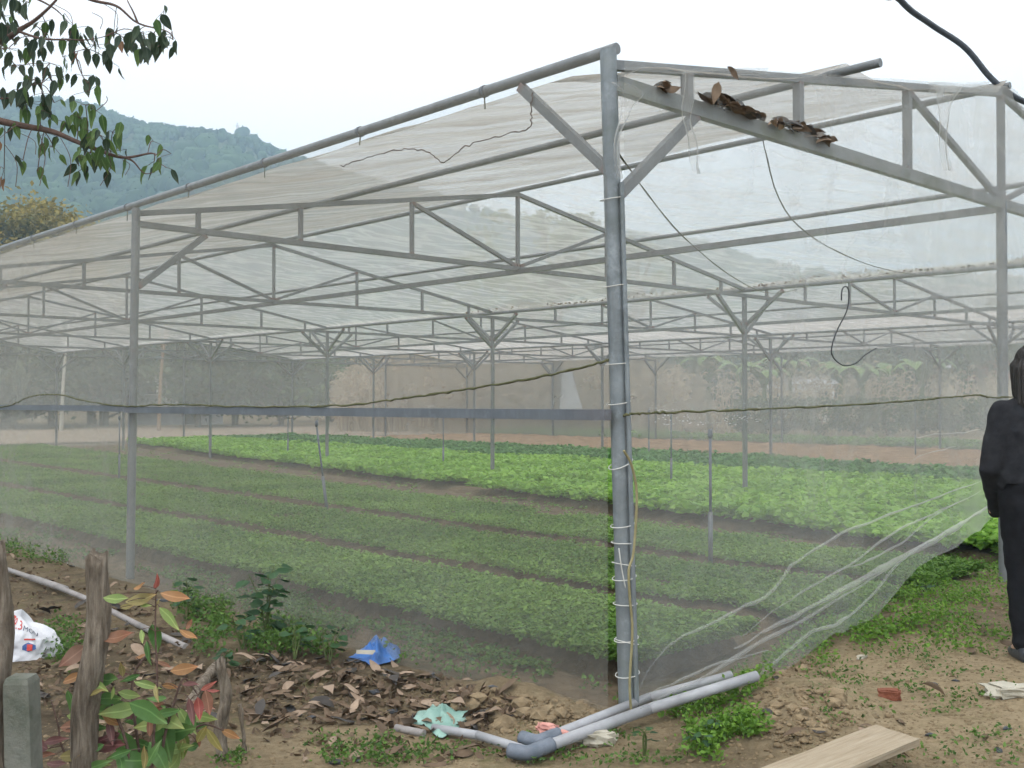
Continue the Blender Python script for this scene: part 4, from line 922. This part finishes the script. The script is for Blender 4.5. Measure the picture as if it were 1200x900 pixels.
LV = [(280, 153, 100, 0, 'lime'), (385, 100, 50, 30, 'orange'), (460, 80, 60, 80, 'red'), (540, 143, 120, -10, 'orange'), (390, 155, 130, 15, 'ochre'), (415, 188, 50, 0, 'lime'), (515, 240, 120, -50, 'lime'), (455, 325, 120, -80, 'green'), (430, 390, 100, -80, 'green'), (398, 320, 55, -85, 'lime'), (280, 318, 140, 10, 'redbrown'), (100, 405, 145, 218, 'pink'), (185, 480, 55, -90, 'red'), (580, 465, 115, 10, 'orange'), (420, 535, 115, -15, 'lime'), (520, 540, 70, -10, 'orange'), (340, 575, 95, -10, 'lime'), (690, 540, 75, 30, 'red'), (710, 560, 55, 0, 'red'), (648, 635, 95, -85, 'red'), (660, 625, 110, -15, 'pink'), (660, 675, 120, -10, 'lime'), (660, 755, 75, 60, 'yellow'), (715, 770, 115, -55, 'yellow'), (785, 750, 80, -25, 'orange'), (575, 790, 125, -88, 'lime'), (520, 675, 85, -70, 'ochre'), (595, 690, 135, -55, 'lime'), (405, 665, 175, 20, 'green'), (495, 760, 205, -75, 'green'), (260, 740, 105, -80, 'purple'), (360, 660, 105, 20, 'purple'), (195, 725, 110, 0, 'green'), (240, 790, 145, -5, 'purple'), (140, 850, 130, 70, 'redbrown'), (360, 865, 155, 0, 'green'), (215, 885, 85, 0, 'lime'), (90, 710, 100, 15, 'redbrown'), (20, 780, 100, 10, 'purple'), (20, 880, 80, 0, 'purple'), (80, 845, 80, 5, 'ochre'), (470, 850, 150, -60, 'green'), (400, 800, 120, -20, 'green'), (-60, 800, 100, 160, 'purple'), (-40, 850, 110, 10, 'redbrown'), (300, 840, 110, 200, 'green'), (240, 640, 80, 60, 'purple'), (150, 570, 60, 100, 'purple'), (175, 310, 70, 80, 'red'), (310, 470, 60, 100, 'ochre'), (200, 570, 70, 20, 'ochre'), (270, 570, 60, 80, 'lime'), (330, 190, 60, 10, 'ochre'), (470, 180, 50, 70, 'ochre'), (600, 310, 80, -25, 'orange'), (605, 270, 50, 60, 'redbrown'), (490, 445, 70, -20, 'redbrown'), (390, 410, 50, 20, 'orange'), (215, 600, 50, 200, 'ochre')]+[(random.uniform(230, 560), random.uniform(640, 900), random.uniform(130, 190), random.choice((-70, -30, 10, 190, 60)), random.choice(('green', 'green', 'lime'))) for _ in range(12)]+[(random.uniform(60, 700), random.uniform(500, 900), random.uniform(60, 120), random.choice((-80, -30, 0, 20, 180, 200, 90)), random.choice(('lime', 'green', 'green', 'ochre', 'redbrown', 'purple', 'orange'))) for _ in range(34)]
mbp = MB()
for k, (cx_, cy_, ln, ang, c) in enumerate(LV):
    px, py = 60+cx_/3.75, 660+cy_/3.75; ref = min(allp, key=lambda q: (q-at_depth(px, py, q.y)).length); dp = ref.y+random.uniform(-.10, .06)
    g = R(ang); Lp = ln/3.75; a0 = at_depth(px-math.cos(g)*Lp/2, py+math.sin(g)*Lp/2, dp); a1 = at_depth(px+math.cos(g)*Lp/2, py-math.sin(g)*Lp/2, dp-random.uniform(-.03, .05))
    L = (a1-a0).length*1.1; dr = (a1-a0).normalized()
    new('leaf', sl[k % 3] if L < .13 else sl[1], basis(a0, dr, Vector((random.gauss(0, .5), -1, random.uniform(.1, 1.1))), L), sap, PM[c])
    q = min(allp, key=lambda q: (q-a0).length); mbp.tube(smooth_path([q, q.lerp(a0, .5)+Vector((0, 0, .01)), a0], 3), .0016, 4)
tag(mbp.build('twig', M['twig'], sap), kind='stuff'); tag(sap, 'young sapling with red, orange and green leaves around the tall stake', 'sapling')
# woven sack
sb = ground_at(16, 770); sx, sy, sz = .235, .14, .27
sack = empty('woven_sack', sb)
def PS(s, t, o=0.0):
    a = s*2*math.pi; z = t; w = (1-.15*z)*((math.sin(math.pi*.5*min(1, (1-z)*1.6))**.6 if z < 1 else 0))
    lump = 1-.16*abs(mnoise.noise(Vector((math.cos(a)*3.2, math.sin(a)*3.2, z*3.4+7))))-.07*abs(mnoise.noise(Vector((math.cos(a)*8, math.sin(a)*8, z*8))))+.08*math.sin(3*a+2*z)+.05*math.sin(7*a+5*z)+.06*mnoise.noise(Vector((math.cos(a)*2, math.sin(a)*2, z*3)))
    w *= lump; return sb+Vector((math.cos(a)*sx*w*(1+o)+.02*z, math.sin(a)*sy*w*(1+o)+.05, -.02+sz*z*(1-.25*sm(-.2, 1, math.cos(a))*z)+.01*math.sin(5*a)*z+o*.05))
MB().grid(PS, 90, 40).build('bag', M['sack'], sack, True)
def print_text(txt, size, a0, z0, m, name, tilt=0):
    cu = bpy.data.curves.new('t', 'FONT'); cu.body = txt; cu.size = 1; cu.align_x = 'CENTER'; cu.extrude = 0
    ob = bpy.data.objects.new('t', cu); col.objects.link(ob); bpy.context.view_layer.update()
    me = bpy.data.meshes.new_from_object(ob.evaluated_get(bpy.context.evaluated_depsgraph_get())); bpy.data.objects.remove(ob); bpy.data.curves.remove(cu)
    bm = bmesh.new(); bm.from_mesh(me); bmesh.ops.subdivide_edges(bm, edges=bm.edges, cuts=2)
    for v in bm.verts:
        x, y = v.co.x*size, v.co.y*size; x, y = x*math.cos(tilt)-y*math.sin(tilt), x*math.sin(tilt)+y*math.cos(tilt)
        v.co = PS((a0+x/.17)/(2*math.pi), min(.97, z0+y/sz), .035)-sb
    bm.to_mesh(me); bm.free(); return new(name, me, Matrix.Translation(sb), sack, m)
print_text('79.3', .07, R(270), .74, M['red_print'], 'lettering', -.1)
print_text('MON', .045, R(306), .64, M['dark_print'], 'lettering', -.35)
print_text('NPK', .03, R(302), .48, M['red_print'], 'lettering', -.15) if False else None
mb = MB(); mb.grid(lambda s, t: PS((R(300)+(s-.5)*.34)/(2*math.pi), .33+(t-.5)*.20*(1-.6*abs(s-.5)*2), .03), 8, 4); mb.build('emblem', M['blue_print'], sack)
mb = MB(); mb.grid(lambda s, t: PS((R(301)+(s-.5)*.12)/(2*math.pi), .32+(t-.5)*.14, .042), 4, 4); mb.build('emblem_centre', M['red_print'], sack)
mb = MB(); mb.grid(lambda s, t: PS((R(303)+(s-.5)*.36)/(2*math.pi), .50+(t-.5)*.035, .03), 8, 1); mb.build('print_line', M['red_print'], sack)
mb = MB(); mb.grid(lambda s, t: PS((R(250)+(s-.5)*.3)/(2*math.pi), .86+(t-.5)*.10, .03), 8, 2); mb.build('print_line', M['red_print'], sack)
tag(sack, 'white woven plastic sack with red and dark print slumped at left', 'sack')
# crumpled films
def film(name, pix, m, h, label, seed, strip=False):
    P0 = [ground_at(x, y) for x, y in pix]; c = sum(P0, Vector())/len(P0); t = empty(name, c); mb = MB(); n = len(P0)*4; edge = smooth_path(P0+[P0[0]], 4)[:-1]
    def P(s, q):
        e = edge[int(s*len(edge)) % len(edge)]; p = c.lerp(e, q); nz = mnoise.fractal(Vector((p.x*13, p.y*13, seed)), .9, 2, 3)
        return p+Vector((0, 0, .012+h*(1-q**1.5)*(.55+1.1*max(-.4, nz))+abs(nz)*.02))
    mb.grid(P, len(edge), 9); mb.build('crumpled_film', m, t, True)
    if strip:
        mb = MB(); a, b = ground_at(418, 777)+Vector((0, -.02, .055)), ground_at(440, 779)+Vector((0, -.02, .06)); mb.quad(a, b, b+Vector((0, .01, .022)), a+Vector((0, .01, .02))); mb.quad(a+Vector((0, .012, .019)), b+Vector((0, .012, .021)), b+Vector((0, .002, -.001)), a+Vector((0, .002, -.001))); mb.build('paper_strip', M['stone'], t)
    return tag(t, label, 'plastic bag')
film('plastic_bag', [(408, 775), (430, 760), (450, 752), (466, 756), (468, 775), (450, 780), (437, 786), (425, 778)], M['blueplastic'], .085, 'crumpled bright blue plastic bag on the leaf litter', 3, True)
film('plastic_bag', [(482, 852), (492, 836), (505, 838), (518, 828), (530, 838), (548, 838), (546, 848), (530, 862), (515, 868), (500, 856)], M['teal'], .05, 'torn pale teal plastic film on the litter ridge', 8)
# pipes
def pipe(pts, r, m, label, lift=.0, fit=()):
    P0 = [ground_at(x, y)+Vector((0, 0, r*.9+lf+lift)) for x, y, lf in pts]; b = min(P0, key=lambda q: q.z); t = empty('plastic_pipe', P0[0]); mb = MB()
    for i in range(len(P0)-1): mb.tube([P0[i], P0[i+1]], r, 14)
    o = mb.build('pipe_run', m, t)
    for p in o.data.polygons: p.use_smooth = len(p.vertices) == 4
    return t, P0
t, P0 = pipe([(632, 893, .03), (760, 850, .05), (887, 812, .06)], .024, M['pvc'], ''); tag(t, 'front pale grey plastic pipe of the pair below the corner post', 'pipe')
mb = MB(); mb.tube(smooth_path([P0[0]+(P0[1]-P0[0])*.1, P0[0], P0[0]+Vector((-.05, -.03, -.005)), P0[0]+Vector((-.12, -.0, -.005))], 5), .030, 14); mb.build('elbow', M['pvcdark'], t, True)
t, P0 = pipe([(640, 884, .045), (760, 838, .06), (857, 815, .07)], .022, M['pvc'], ''); tag(t, 'rear pale grey plastic pipe of the pair below the corner post', 'pipe')
mb = MB(); mb.tube(smooth_path([P0[0]+(P0[1]-P0[0])*.1, P0[0], P0[0]+Vector((-.04, -.02, -.005)), P0[0]+Vector((-.10, .03, -.005))], 5), .028, 14); mb.build('elbow', M['pvcdark'], t, True)
t, P0 = pipe([(612, 890, .025), (560, 872, .02), (508, 860, .008)], .019, M['pvc'], ''); tag(t, 'short grey pipe leading left from the dark elbows', 'pipe')
t, P0 = pipe([(497, 864, .0), (464, 856, -.004)], .017, M['pvcold'], ''); tag(t, 'half buried pipe stub below the teal film', 'pipe')
t, P0 = pipe([(-40, 655, .03), (0, 671, .03), (60, 692, .03), (105, 709, .02), (165, 737, .0), (218, 760, -.012)], .019, M['pvcold'], ''); tag(t, 'long dusty grey pipe across the ground behind the tall stake', 'pipe')
mb = MB(); mb.tube([P0[2].lerp(P0[1], .35), P0[2].lerp(P0[1], -.25)], .025, 12); mb.build('coupling', M['pvcold'], t, True)
for (x, y, rz, s), lab in zip(((640, 872, .5, 1.0), (655, 878, -.2, .85)), ('pink broken tile piece resting on the rear pipe elbow', 'smaller pink broken tile piece touching the pipe')):
    p = ground_at(x, y)+Vector((0, -.02, .075)); bm = bmesh.new(); bmesh.ops.create_cube(bm, size=1); bmesh.ops.subdivide_edges(bm, edges=bm.edges, cuts=3, use_grid_fill=True)
    for v in bm.verts: v.co += Vector((mnoise.noise(v.co*3+Vector((x, 0, 0))), mnoise.noise(v.co*3+Vector((0, x, 0))), mnoise.noise(v.co*3+Vector((0, 0, x)))))*.25
    me = bpy.data.meshes.new('tile'); bm.to_mesh(me); bm.free(); tag(new('tile_fragment', me, Matrix.Translation(p) @ Matrix.Rotation(rz, 4, 'Z') @ Matrix.Rotation(.25, 4, 'Y') @ Matrix.Diagonal((.085*s, .035*s, .035*s, 1)), None, M['pink']), lab, 'tile fragment')
# plank
pa, pb_, pc, pd = [on_plane(x, y, Vector((0, 0, .17)), Vector((0, 0, 1))) for x, y in ((1020, 850), (1083, 862), (965, 901), (912, 900))]
ax = ((pd-pa)+(pc-pb_)).normalized(); wd = (pb_-pa).length; o0 = pa.lerp(pb_, .5); L = 1.15; yv = Vector((0, 0, 1)).cross(ax)
me_b = bmesh.new(); bmesh.ops.create_cube(me_b, size=1); bmesh.ops.subdivide_edges(me_b, edges=me_b.edges, cuts=6, use_grid_fill=True)
for v in me_b.verts: v.co = Vector((v.co.x*L, v.co.y*wd*.98, v.co.z*.028))+Vector((0, .004*mnoise.noise(v.co*3), .004*mnoise.noise(v.co*4)))+(Vector((.03*v.co.y, 0, 0)))
me = bpy.data.meshes.new('plank'); me_b.to_mesh(me); me_b.free(); me_ = Matrix((ax, yv, Vector((0, 0, 1)))).transposed().to_4x4(); me_.translation = o0+ax*L/2-Vector((0, 0, .018))
tag(new('wooden_plank', me, me_, None, M['plank']), 'rough pale wooden plank lying on the earth at lower right', 'plank')
for q in (.25, .95):
    p = o0+ax*q*L; g_ = gh(p.x, p.y); s = (.138-g_)/2+.02
    tag(new('prop_stone', clod_mesh(30+int(q*10), 1, 2, .15), Matrix.Translation((p.x, p.y, g_+s-.03)) @ Matrix.Diagonal((.09, .07, s*1.36, 1)), None, M['clod']), 'earth lump under the %s end of the pale plank' % ('far' if q < .5 else 'near'), 'clod')
def lump(name, px, py, d, rz, m, label, cat, seed, amp=.12):
    p = ground_at(px, py); bm = bmesh.new(); bmesh.ops.create_cube(bm, size=1); bmesh.ops.bevel(bm, geom=bm.edges[:], offset=.12, segments=2, affect='EDGES'); bmesh.ops.subdivide_edges(bm, edges=bm.edges, cuts=2, use_grid_fill=True)
    for v in bm.verts: v.co += v.co.normalized()*amp*mnoise.noise(v.co*3+Vector((seed, 0, 0)))
    me = bpy.data.meshes.new(name); bm.to_mesh(me); bm.free(); return tag(new(name, me, Matrix.Translation(p+Vector((0, 0, d[2]*.38))) @ Matrix.Rotation(rz, 4, 'Z') @ Matrix.Diagonal((*d, 1)), None, m), label, cat)
lump('broken_brick', 1042, 819, (.10, .06, .05), -.35, M['brick'], 'broken red brick half sunk in the path beside the plank', 'brick', 3)
lump('flat_stone', 1192, 815, (.26, .11, .055), .1, M['stone'], 'pale flat stone on the path by the person', 'stone', 5, .3)
lump('stone', 700, 872, (.14, .09, .07), .3, M['stone'], 'pale grey stone wedged below the pair of pipes', 'stone', 8, .35)
lump('stone', 907, 778, (.05, .04, .03), .3, M['stone'], 'small pale stone near the pipe ends', 'stone', 12, .3)
lump('stone', 1010, 772, (.06, .03, .02), .6, M['stone'], 'thin pale stone on the bank beyond the red brick', 'stone', 15, .3)
lump('brick_fragment', 611, 746, (.05, .03, .06), .3, M['pink'], 'small pinkish fragment lying among the seedlings', 'fragment', 4, .3).location.z += .12
# dry leaf nests caught on the mossy beam
def nest(pix, n, label, sc_=1):
    b = gable(*pix[0], .02); t = empty('dry_leaf_clump', b)
    for k in range(n):
        x = random.uniform(pix[0][0], pix[1][0]); f = (x-pix[0][0])/(pix[1][0]-pix[0][0]); y = pix[0][1]+(pix[1][1]-pix[0][1])*f-random.random()*11*math.sin(math.pi*min(.95, .1+f)); p = gable(x, y, random.uniform(-.03, .09))
        a = random.uniform(-.6, .6)+(math.pi if random.random() < .5 else 0); d = VV*math.cos(a)+Vector((0, 0, math.sin(a)*.5))-UU*random.uniform(-.4, .4)
        new('dry_leaf', random.choice(dead), basis(p-d*.04, d, Vector((random.gauss(0, .5), random.gauss(0, .5), 1)), random.uniform(.8, 1.5)*sc_), t, M['dead'][random.choice((0, 0, 1, 2))])
    tag(t, label, 'leaf clump')
nest([(830, 119), (888, 137)], 60, 'left clump of dry leaves caught on the mossy beam')
nest([(908, 148), (976, 167)], 60, 'right clump of dry leaves caught on the mossy beam')
nest([(772, 106), (790, 112)], 6, 'few dry leaves stuck on the beam beside the corner post', .8)
for x0, y0, x1, y1, lab in ((842, 96, 836, 122, 'single brown dry leaf hanging over the beam'), (852, 78, 866, 94, 'dry leaf stuck on the upper pipe of the front truss')):
    a, b = gable(x0, y0, .1), gable(x1, y1, .1); tag(new('dry_leaf', dead[0], basis(a, b-a, Vector((0, -1, .3)), (b-a).length*10), None, M['dead'][0]), lab, 'leaf')

# ------------------------------------------------------------------ overhanging tree at upper left
DT = 6.2
ot = empty('overhanging_tree', Vector((-4.6, 5.6, gh(-4.6, 5.6))))
def c6(x, y, d=DT): return at_depth(x/4.09, y/4.09, d)
tb = Vector((-4.6, 5.6, -.2)); mb = MB(); mb.tube(smooth_path([tb, tb+Vector((.05, 0, 1.5)), tb+Vector((-.05, .1, 3.2)), tb+Vector((.1, .1, 5.2)), tb+Vector((.3, 0, 6.8))], 5), [.12*(1-.04*i) for i in range(21)], 10, True); mb.build('trunk', M['trunk'], ot, True)
brs = [[tb+Vector((-.03, .1, 3.0)), c6(-250, 280), c6(0, 200), c6(90, 145), c6(170, 95), c6(265, 5), c6(330, -90)], [c6(90, 150), c6(200, 185, 6.1), c6(330, 190, 6.0), c6(430, 190, 5.95), c6(520, 170, 5.9)], [tb+Vector((.1, .1, 4.9)), c6(-100, -160), c6(250, -70), c6(440, 0), c6(560, 30), c6(660, 110), c6(800, 150), c6(830, 190)], [tb+Vector((-.03, .1, 2.6)), c6(-250, 520), c6(0, 580), c6(120, 605), c6(250, 630), c6(370, 680), c6(500, 730), c6(600, 755), c6(720, 735), c6(745, 745)], [c6(-250, 400), c6(-80, 460), c6(40, 470), c6(110, 420), c6(200, 400)], [c6(600, 755), c6(640, 775), c6(690, 830), c6(740, 825)], [c6(330, 190), c6(360, 260), c6(385, 340), c6(420, 400)], [c6(660, 110), c6(640, 60), c6(610, 0), c6(590, -60)], [tb+Vector((.1, .1, 4.6)), c6(-200, 20), c6(40, -40), c6(140, -20), c6(260, 40), c6(330, 110)]]
BP = []
for k, b in enumerate(brs):
    p = smooth_path(b, 7); r0 = .026 if k in (0, 3) else .015 if k in (2, 8) else .008; n = len(p)
    MB().tube(p, [max(.0025, r0*(1-.9*i/n)) for i in range(n)], 6).build('branch', M['twig'], ot, True); BP += p
CL = [(60, 20, 6), (140, 30, 5), (40, 150, 8), (40, 250, 11), (70, 330, 5), (150, 230, 5), (215, 120, 4), (210, 190, 4), (245, 235, 2), (300, 290, 4), (240, 320, 6), (300, 390, 2), (360, 150, 6), (390, 215, 6), (450, 235, 9), (500, 290, 4), (545, 180, 8), (600, 205, 4), (640, 230, 3), (670, 175, 8), (720, 225, 6), (785, 70, 3), (770, 230, 6), (820, 180, 4), (395, 380, 5), (430, 450, 2), (170, 400, 6), (110, 445, 9), (140, 510, 7), (200, 465, 6), (190, 545, 4), (260, 510, 2), (410, 520, 6), (380, 580, 8), (330, 610, 5), (225, 655, 5), (260, 725, 4), (470, 660, 11), (540, 650, 5), (430, 750, 9), (480, 780, 5), (380, 770, 6), (400, 825, 4), (530, 745, 4), (110, 785, 3), (20, 830, 3), (180, 840, 2), (735, 695, 2), (740, 790, 2), (765, 775, 1), (795, 820, 1), (820, 755, 1), (30, 655, 2), (70, 645, 2), (0, 90, 5), (10, 470, 4)]
ol = [leaf_mesh('hanging_leaf', 1, .5, .05, .25, 6, .62, 1), leaf_mesh('hanging_leaf', 1, .42, .12, .4, 6, .62, 1), leaf_mesh('hanging_leaf', 1, .36, -.1, .6, 6, .62, 1)]
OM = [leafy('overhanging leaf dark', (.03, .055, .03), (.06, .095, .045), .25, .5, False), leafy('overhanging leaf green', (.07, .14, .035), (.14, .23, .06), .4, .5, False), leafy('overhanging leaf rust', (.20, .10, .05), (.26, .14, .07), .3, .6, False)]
mbt = MB()
for cx_, cy_, n in CL:
    c = c6(cx_, cy_-18, DT+random.uniform(-.25, .25)); q = min(BP, key=lambda q: (q-c).length)
    mbt.tube(smooth_path([q, q.lerp(c, .5)+Vector((0, 0, .03)), c], 4), .0028, 4)
    for k in range(n):
        s = c+Vector((random.gauss(0, .04), random.gauss(0, .05), random.gauss(0, .025))); mbt.tube([c, s], .0016, 3)
        d = Vector((random.gauss(0, .28), random.gauss(0, .28), -1)); L = random.uniform(.065, .13)
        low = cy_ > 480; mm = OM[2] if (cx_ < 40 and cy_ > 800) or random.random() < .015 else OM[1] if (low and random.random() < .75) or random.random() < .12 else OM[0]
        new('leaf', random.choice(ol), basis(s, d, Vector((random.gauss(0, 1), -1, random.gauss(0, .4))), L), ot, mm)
for x, y, x2, y2 in ((180, 620, 190, 890), (290, 660, 325, 895), (20, 690, 75, 895), (100, 640, 170, 740), (585, 765, 600, 840), (520, 740, 480, 890), (255, 20, 350, 130), (440, 60, 480, 140), (500, 20, 560, 130), (60, 320, 200, 310), (100, 270, 130, 390), (450, 540, 510, 460)):
    a, b = c6(x, y), c6(x2, y2); mbt.tube(smooth_path([a, a.lerp(b, .5)+Vector((.03, .02, .02)), b], 5), .0022, 4)
tag(mbt.build('twig', M['twig'], ot), kind='stuff'); tag(ot, 'overhanging leafy tree branches with drooping leaves at upper left', 'tree')

# ------------------------------------------------------------------ person at the right edge, seen from behind
def cone(bm, a, ra, b, rb, flat=1.0):
    a, b = Vector(a), Vector(b); n, mseg = 14, max(2, int((b-a).length/.03)+2)
    bmesh.ops.create_uvsphere(bm, u_segments=14, v_segments=10, radius=ra, matrix=Matrix.Translation(a) @ Matrix.Diagonal((1, flat, 1, 1)))
    bmesh.ops.create_uvsphere(bm, u_segments=14, v_segments=10, radius=rb, matrix=Matrix.Translation(b) @ Matrix.Diagonal((1, flat, 1, 1)))
    if (b-a).length > 1e-4:
        q = (b-a).to_track_quat('Z', 'Y').to_matrix().to_4x4()
        bmesh.ops.create_cone(bm, cap_ends=True, segments=14, radius1=ra, radius2=rb, depth=(b-a).length, matrix=Matrix.Translation((a+b)/2) @ q if flat == 1 else Matrix.Translation((a+b)/2) @ Matrix.Diagonal((1, flat, 1, 1)) @ q)
def skin(name, parts, voxel, mtl, parent, Mw, smooth=6, extra=None):
    bm = bmesh.new()
    for p in parts: cone(bm, *p)
    me = bpy.data.meshes.new(name+'_src'); bm.to_mesh(me); bm.free(); ob = bpy.data.objects.new('tmp', me); col.objects.link(ob)
    r = ob.modifiers.new('r', 'REMESH'); r.mode = 'VOXEL'; r.voxel_size = voxel; r.use_smooth_shade = True
    s = ob.modifiers.new('s', 'SMOOTH'); s.iterations = smooth; s.factor = .5
    bpy.context.view_layer.update(); m2 = bpy.data.meshes.new_from_object(ob.evaluated_get(bpy.context.evaluated_depsgraph_get())); bpy.data.objects.remove(ob); m2.materials.clear()
    if extra:
        for v in m2.vertices: v.co = extra(v.co)
    m2.name = name; return new(name, m2, Mw, parent, mtl)
pp = at_depth(1213, 469, 5.34); pz = gh(pp.x, pp.y)
MP = Matrix.Translation((pp.x, pp.y, pz)) @ Matrix.Rotation(R(-8), 4, 'Z')      # local +y is where the person looks
def both(f): return [x for s in (-1, 1) for x in f(s)]
arm = lambda s: ((s*.160, -.01, 1.262), (s*.228, -.03, .985), (s*.165, .13, .845))
def hand(s):
    w = Vector(arm(s)[2]); d = (w-Vector(arm(s)[1])).normalized(); up = Vector((0, 0, 1)); sd_ = Vector((1, 0, 0))
    pr = [(w, .024, w+d*.045, .030, 1), (w+d*.03+sd_*-.018, .016, w+d*.075+sd_*-.022, .015, 1), (w+d*.03+sd_*.018, .016, w+d*.075+sd_*.022, .015, 1)]
    for k, (o, L) in enumerate(((-.028, .055), (-.010, .066), (.010, .062), (.027, .048))):
        a = w+d*.08+sd_*o; b = a+d*L*.5+Vector((0, .004, -.012)); c = b+d*L*.4+Vector((0, -.004, -.024)); pr += [(a, .0088, b, .0082, 1), (b, .0082, c, .0068, 1)]
    a = w+d*.035+sd_*(-s*.03); b = a+d*.03+sd_*(-s*.022); c = b+d*.028+sd_*(-s*.004); return pr+[(a, .011, b, .0095, 1), (b, .0095, c, .0078, 1)]
def leg(s): return ((s*.082, 0, .84), (s*.072, .015, .46), (s*.066, -.01, .09))
body_parts = [((0, 0, .9), .11, (0, 0, 1.2), .11, .7), ((-.09, 0, 1.27), .06, (.09, 0, 1.27), .06, .9), ((0, -.005, 1.28), .05, (0, .01, 1.42), .046, 1), ((0, .012, 1.49), .078, (0, .012, 1.52), .082, 1.12), ((0, .04, 1.43), .05, (0, .045, 1.45), .055, 1), ((0, .10, 1.485), .011, (0, .112, 1.468), .014, 1)]
body_parts += both(lambda s: [(arm(s)[0], .048, arm(s)[1], .036, 1), (arm(s)[1], .036, arm(s)[2], .025, 1), (leg(s)[0], .085, leg(s)[1], .055, 1), (leg(s)[1], .055, leg(s)[2], .036, 1), (leg(s)[2], .036, (s*.068, .09, .045), .03, 1), ((s*.082, .0, 1.475), .016, (s*.084, -.005, 1.50), .016, 1)]+hand(s))
person = skin('person', body_parts, .0075, M['skin'], None, MP, 3)
tag(person, 'dark haired person in black jacket and trousers seen from behind', 'person')
skin('jacket', [((-.075, .0, .93), .128, (-.072, 0, 1.17), .115, .8), ((.075, .0, .93), .128, (.072, 0, 1.17), .115, .8), ((0, -.012, .93), .125, (0, -.02, 1.2), .115, .85), ((-.05, -.02, 1.17), .105, (.05, -.02, 1.17), .105, .85), ((-.10, -.012, 1.235), .085, (.10, -.012, 1.235), .085, .95), ((-.13, -.01, 1.255), .066, (0, -.02, 1.325), .062, 1), ((.13, -.01, 1.255), .066, (0, -.02, 1.325), .062, 1), ((-.05, -.015, 1.30), .055, (.05, -.015, 1.30), .055, 1), ((0, -.03, 1.335), .05, (0, -.02, 1.355), .048, 1)]
     + both(lambda s: [(arm(s)[0], .068, arm(s)[1], .056, 1), (arm(s)[1], .056, tuple(Vector(arm(s)[1]).lerp(Vector(arm(s)[2]), 1.0)), .046, 1), (arm(s)[2], .046, tuple(Vector(arm(s)[2])+(Vector(arm(s)[2])-Vector(arm(s)[1])).normalized()*.17), .042, 1)]), .009, M['black_cloth'], person, MP, 9,
     lambda c: Vector((c.x*(1+.05*math.sin(c.z*30)*sm(1.1, .9, c.z)*.3), c.y, max(c.z, .905 if abs(c.x) < .165 and c.y < .09 else .7)))+Vector((c.x, c.y, 0)).normalized()*(.009*mnoise.noise(Vector((c.x*7, c.y*7, c.z*13)))+.006*mnoise.noise(Vector((c.x*16+c.z*9, c.y*16, c.z*20)))))
skin('trousers', both(lambda s: [((s*.06, 0, .90), .115, (s*.078, 0, .80), .108, .9), ((s*.078, 0, .80), .106, leg(s)[1], .072, 1), (leg(s)[1], .072, (s*.066, -.005, .10), .056, 1)]), .010, M['black_cloth2'], person, MP, 5, lambda c: c+Vector((c.x, c.y, 0)).normalized()*(.009*mnoise.noise(Vector((c.x*8, c.y*8, c.z*11)))+.004*mnoise.noise(Vector((c.x*14, c.y*14, c.z*26)))))
skin('hair', [((0, -.012, 1.50), .098, (0, -.012, 1.525), .098, 1.1), ((-.05, -.055, 1.48), .06, (-.06, -.055, 1.32), .048, .8), ((.05, -.055, 1.48), .06, (.06, -.055, 1.32), .048, .8), ((0, -.075, 1.48), .06, (0, -.08, 1.31), .048, .8), ((-.085, .0, 1.50), .035, (-.085, -.005, 1.36), .026, 1), ((.085, .0, 1.50), .035, (.085, -.005, 1.36), .026, 1)], .008, M['hair'], person, MP, 4, lambda c: c+Vector((c.x, c.y, 0)).normalized()*.004*math.sin(math.atan2(c.x, c.y)*34))
for s in (-1, 1):
    skin('shoe', [((s*.067, -.03, .035), .036, (s*.07, .10, .028), .034, 1), ((s*.067, -.035, .05), .035, (s*.067, -.02, .075), .036, 1), ((s*.07, .10, .026), .034, (s*.071, .15, .022), .026, 1)], .008, M['blackplastic'], person, MP, 3, lambda c: Vector((c.x, c.y, max(c.z, .0))))
    MB().tube([(s*.03, .104, 1.497), (s*.03, .112, 1.497)], [.013, .006], 10).mesh('eye')
    new('eye', MB().tube([(s*.031, .088, 1.50), (s*.031, .101, 1.50), (s*.031, .104, 1.50)], [.014, .011, .004], 10).mesh('eye', True), MP, person, M['eye'])
new('mouth', MB().tube([(-.02, .088, 1.435), (-.01, .097, 1.436), (0, .099, 1.436), (.01, .097, 1.436), (.02, .088, 1.435)], [.002, .005, .006, .005, .002], 8).mesh('mouth', True), MP, person, M['lip'])

# ------------------------------------------------------------------ air
m, n, o = mat('pale haze'); pv = N(n, 'ShaderNodeVolumePrincipled'); pv.inputs['Color'].default_value = (.60, .81, 1, 1); pv.inputs['Density'].default_value = .0016; pv.inputs['Anisotropy'].default_value = .2
n.links.new(pv.outputs[0], o.inputs['Volume'])
hz = MB().box((0, 0, 0), (5400, 3700, 172)).mesh('haze'); ho = new('haze', hz, Matrix.Translation((0, 1400, 172/2-1.5)), None, m); tag(ho, kind='stuff')
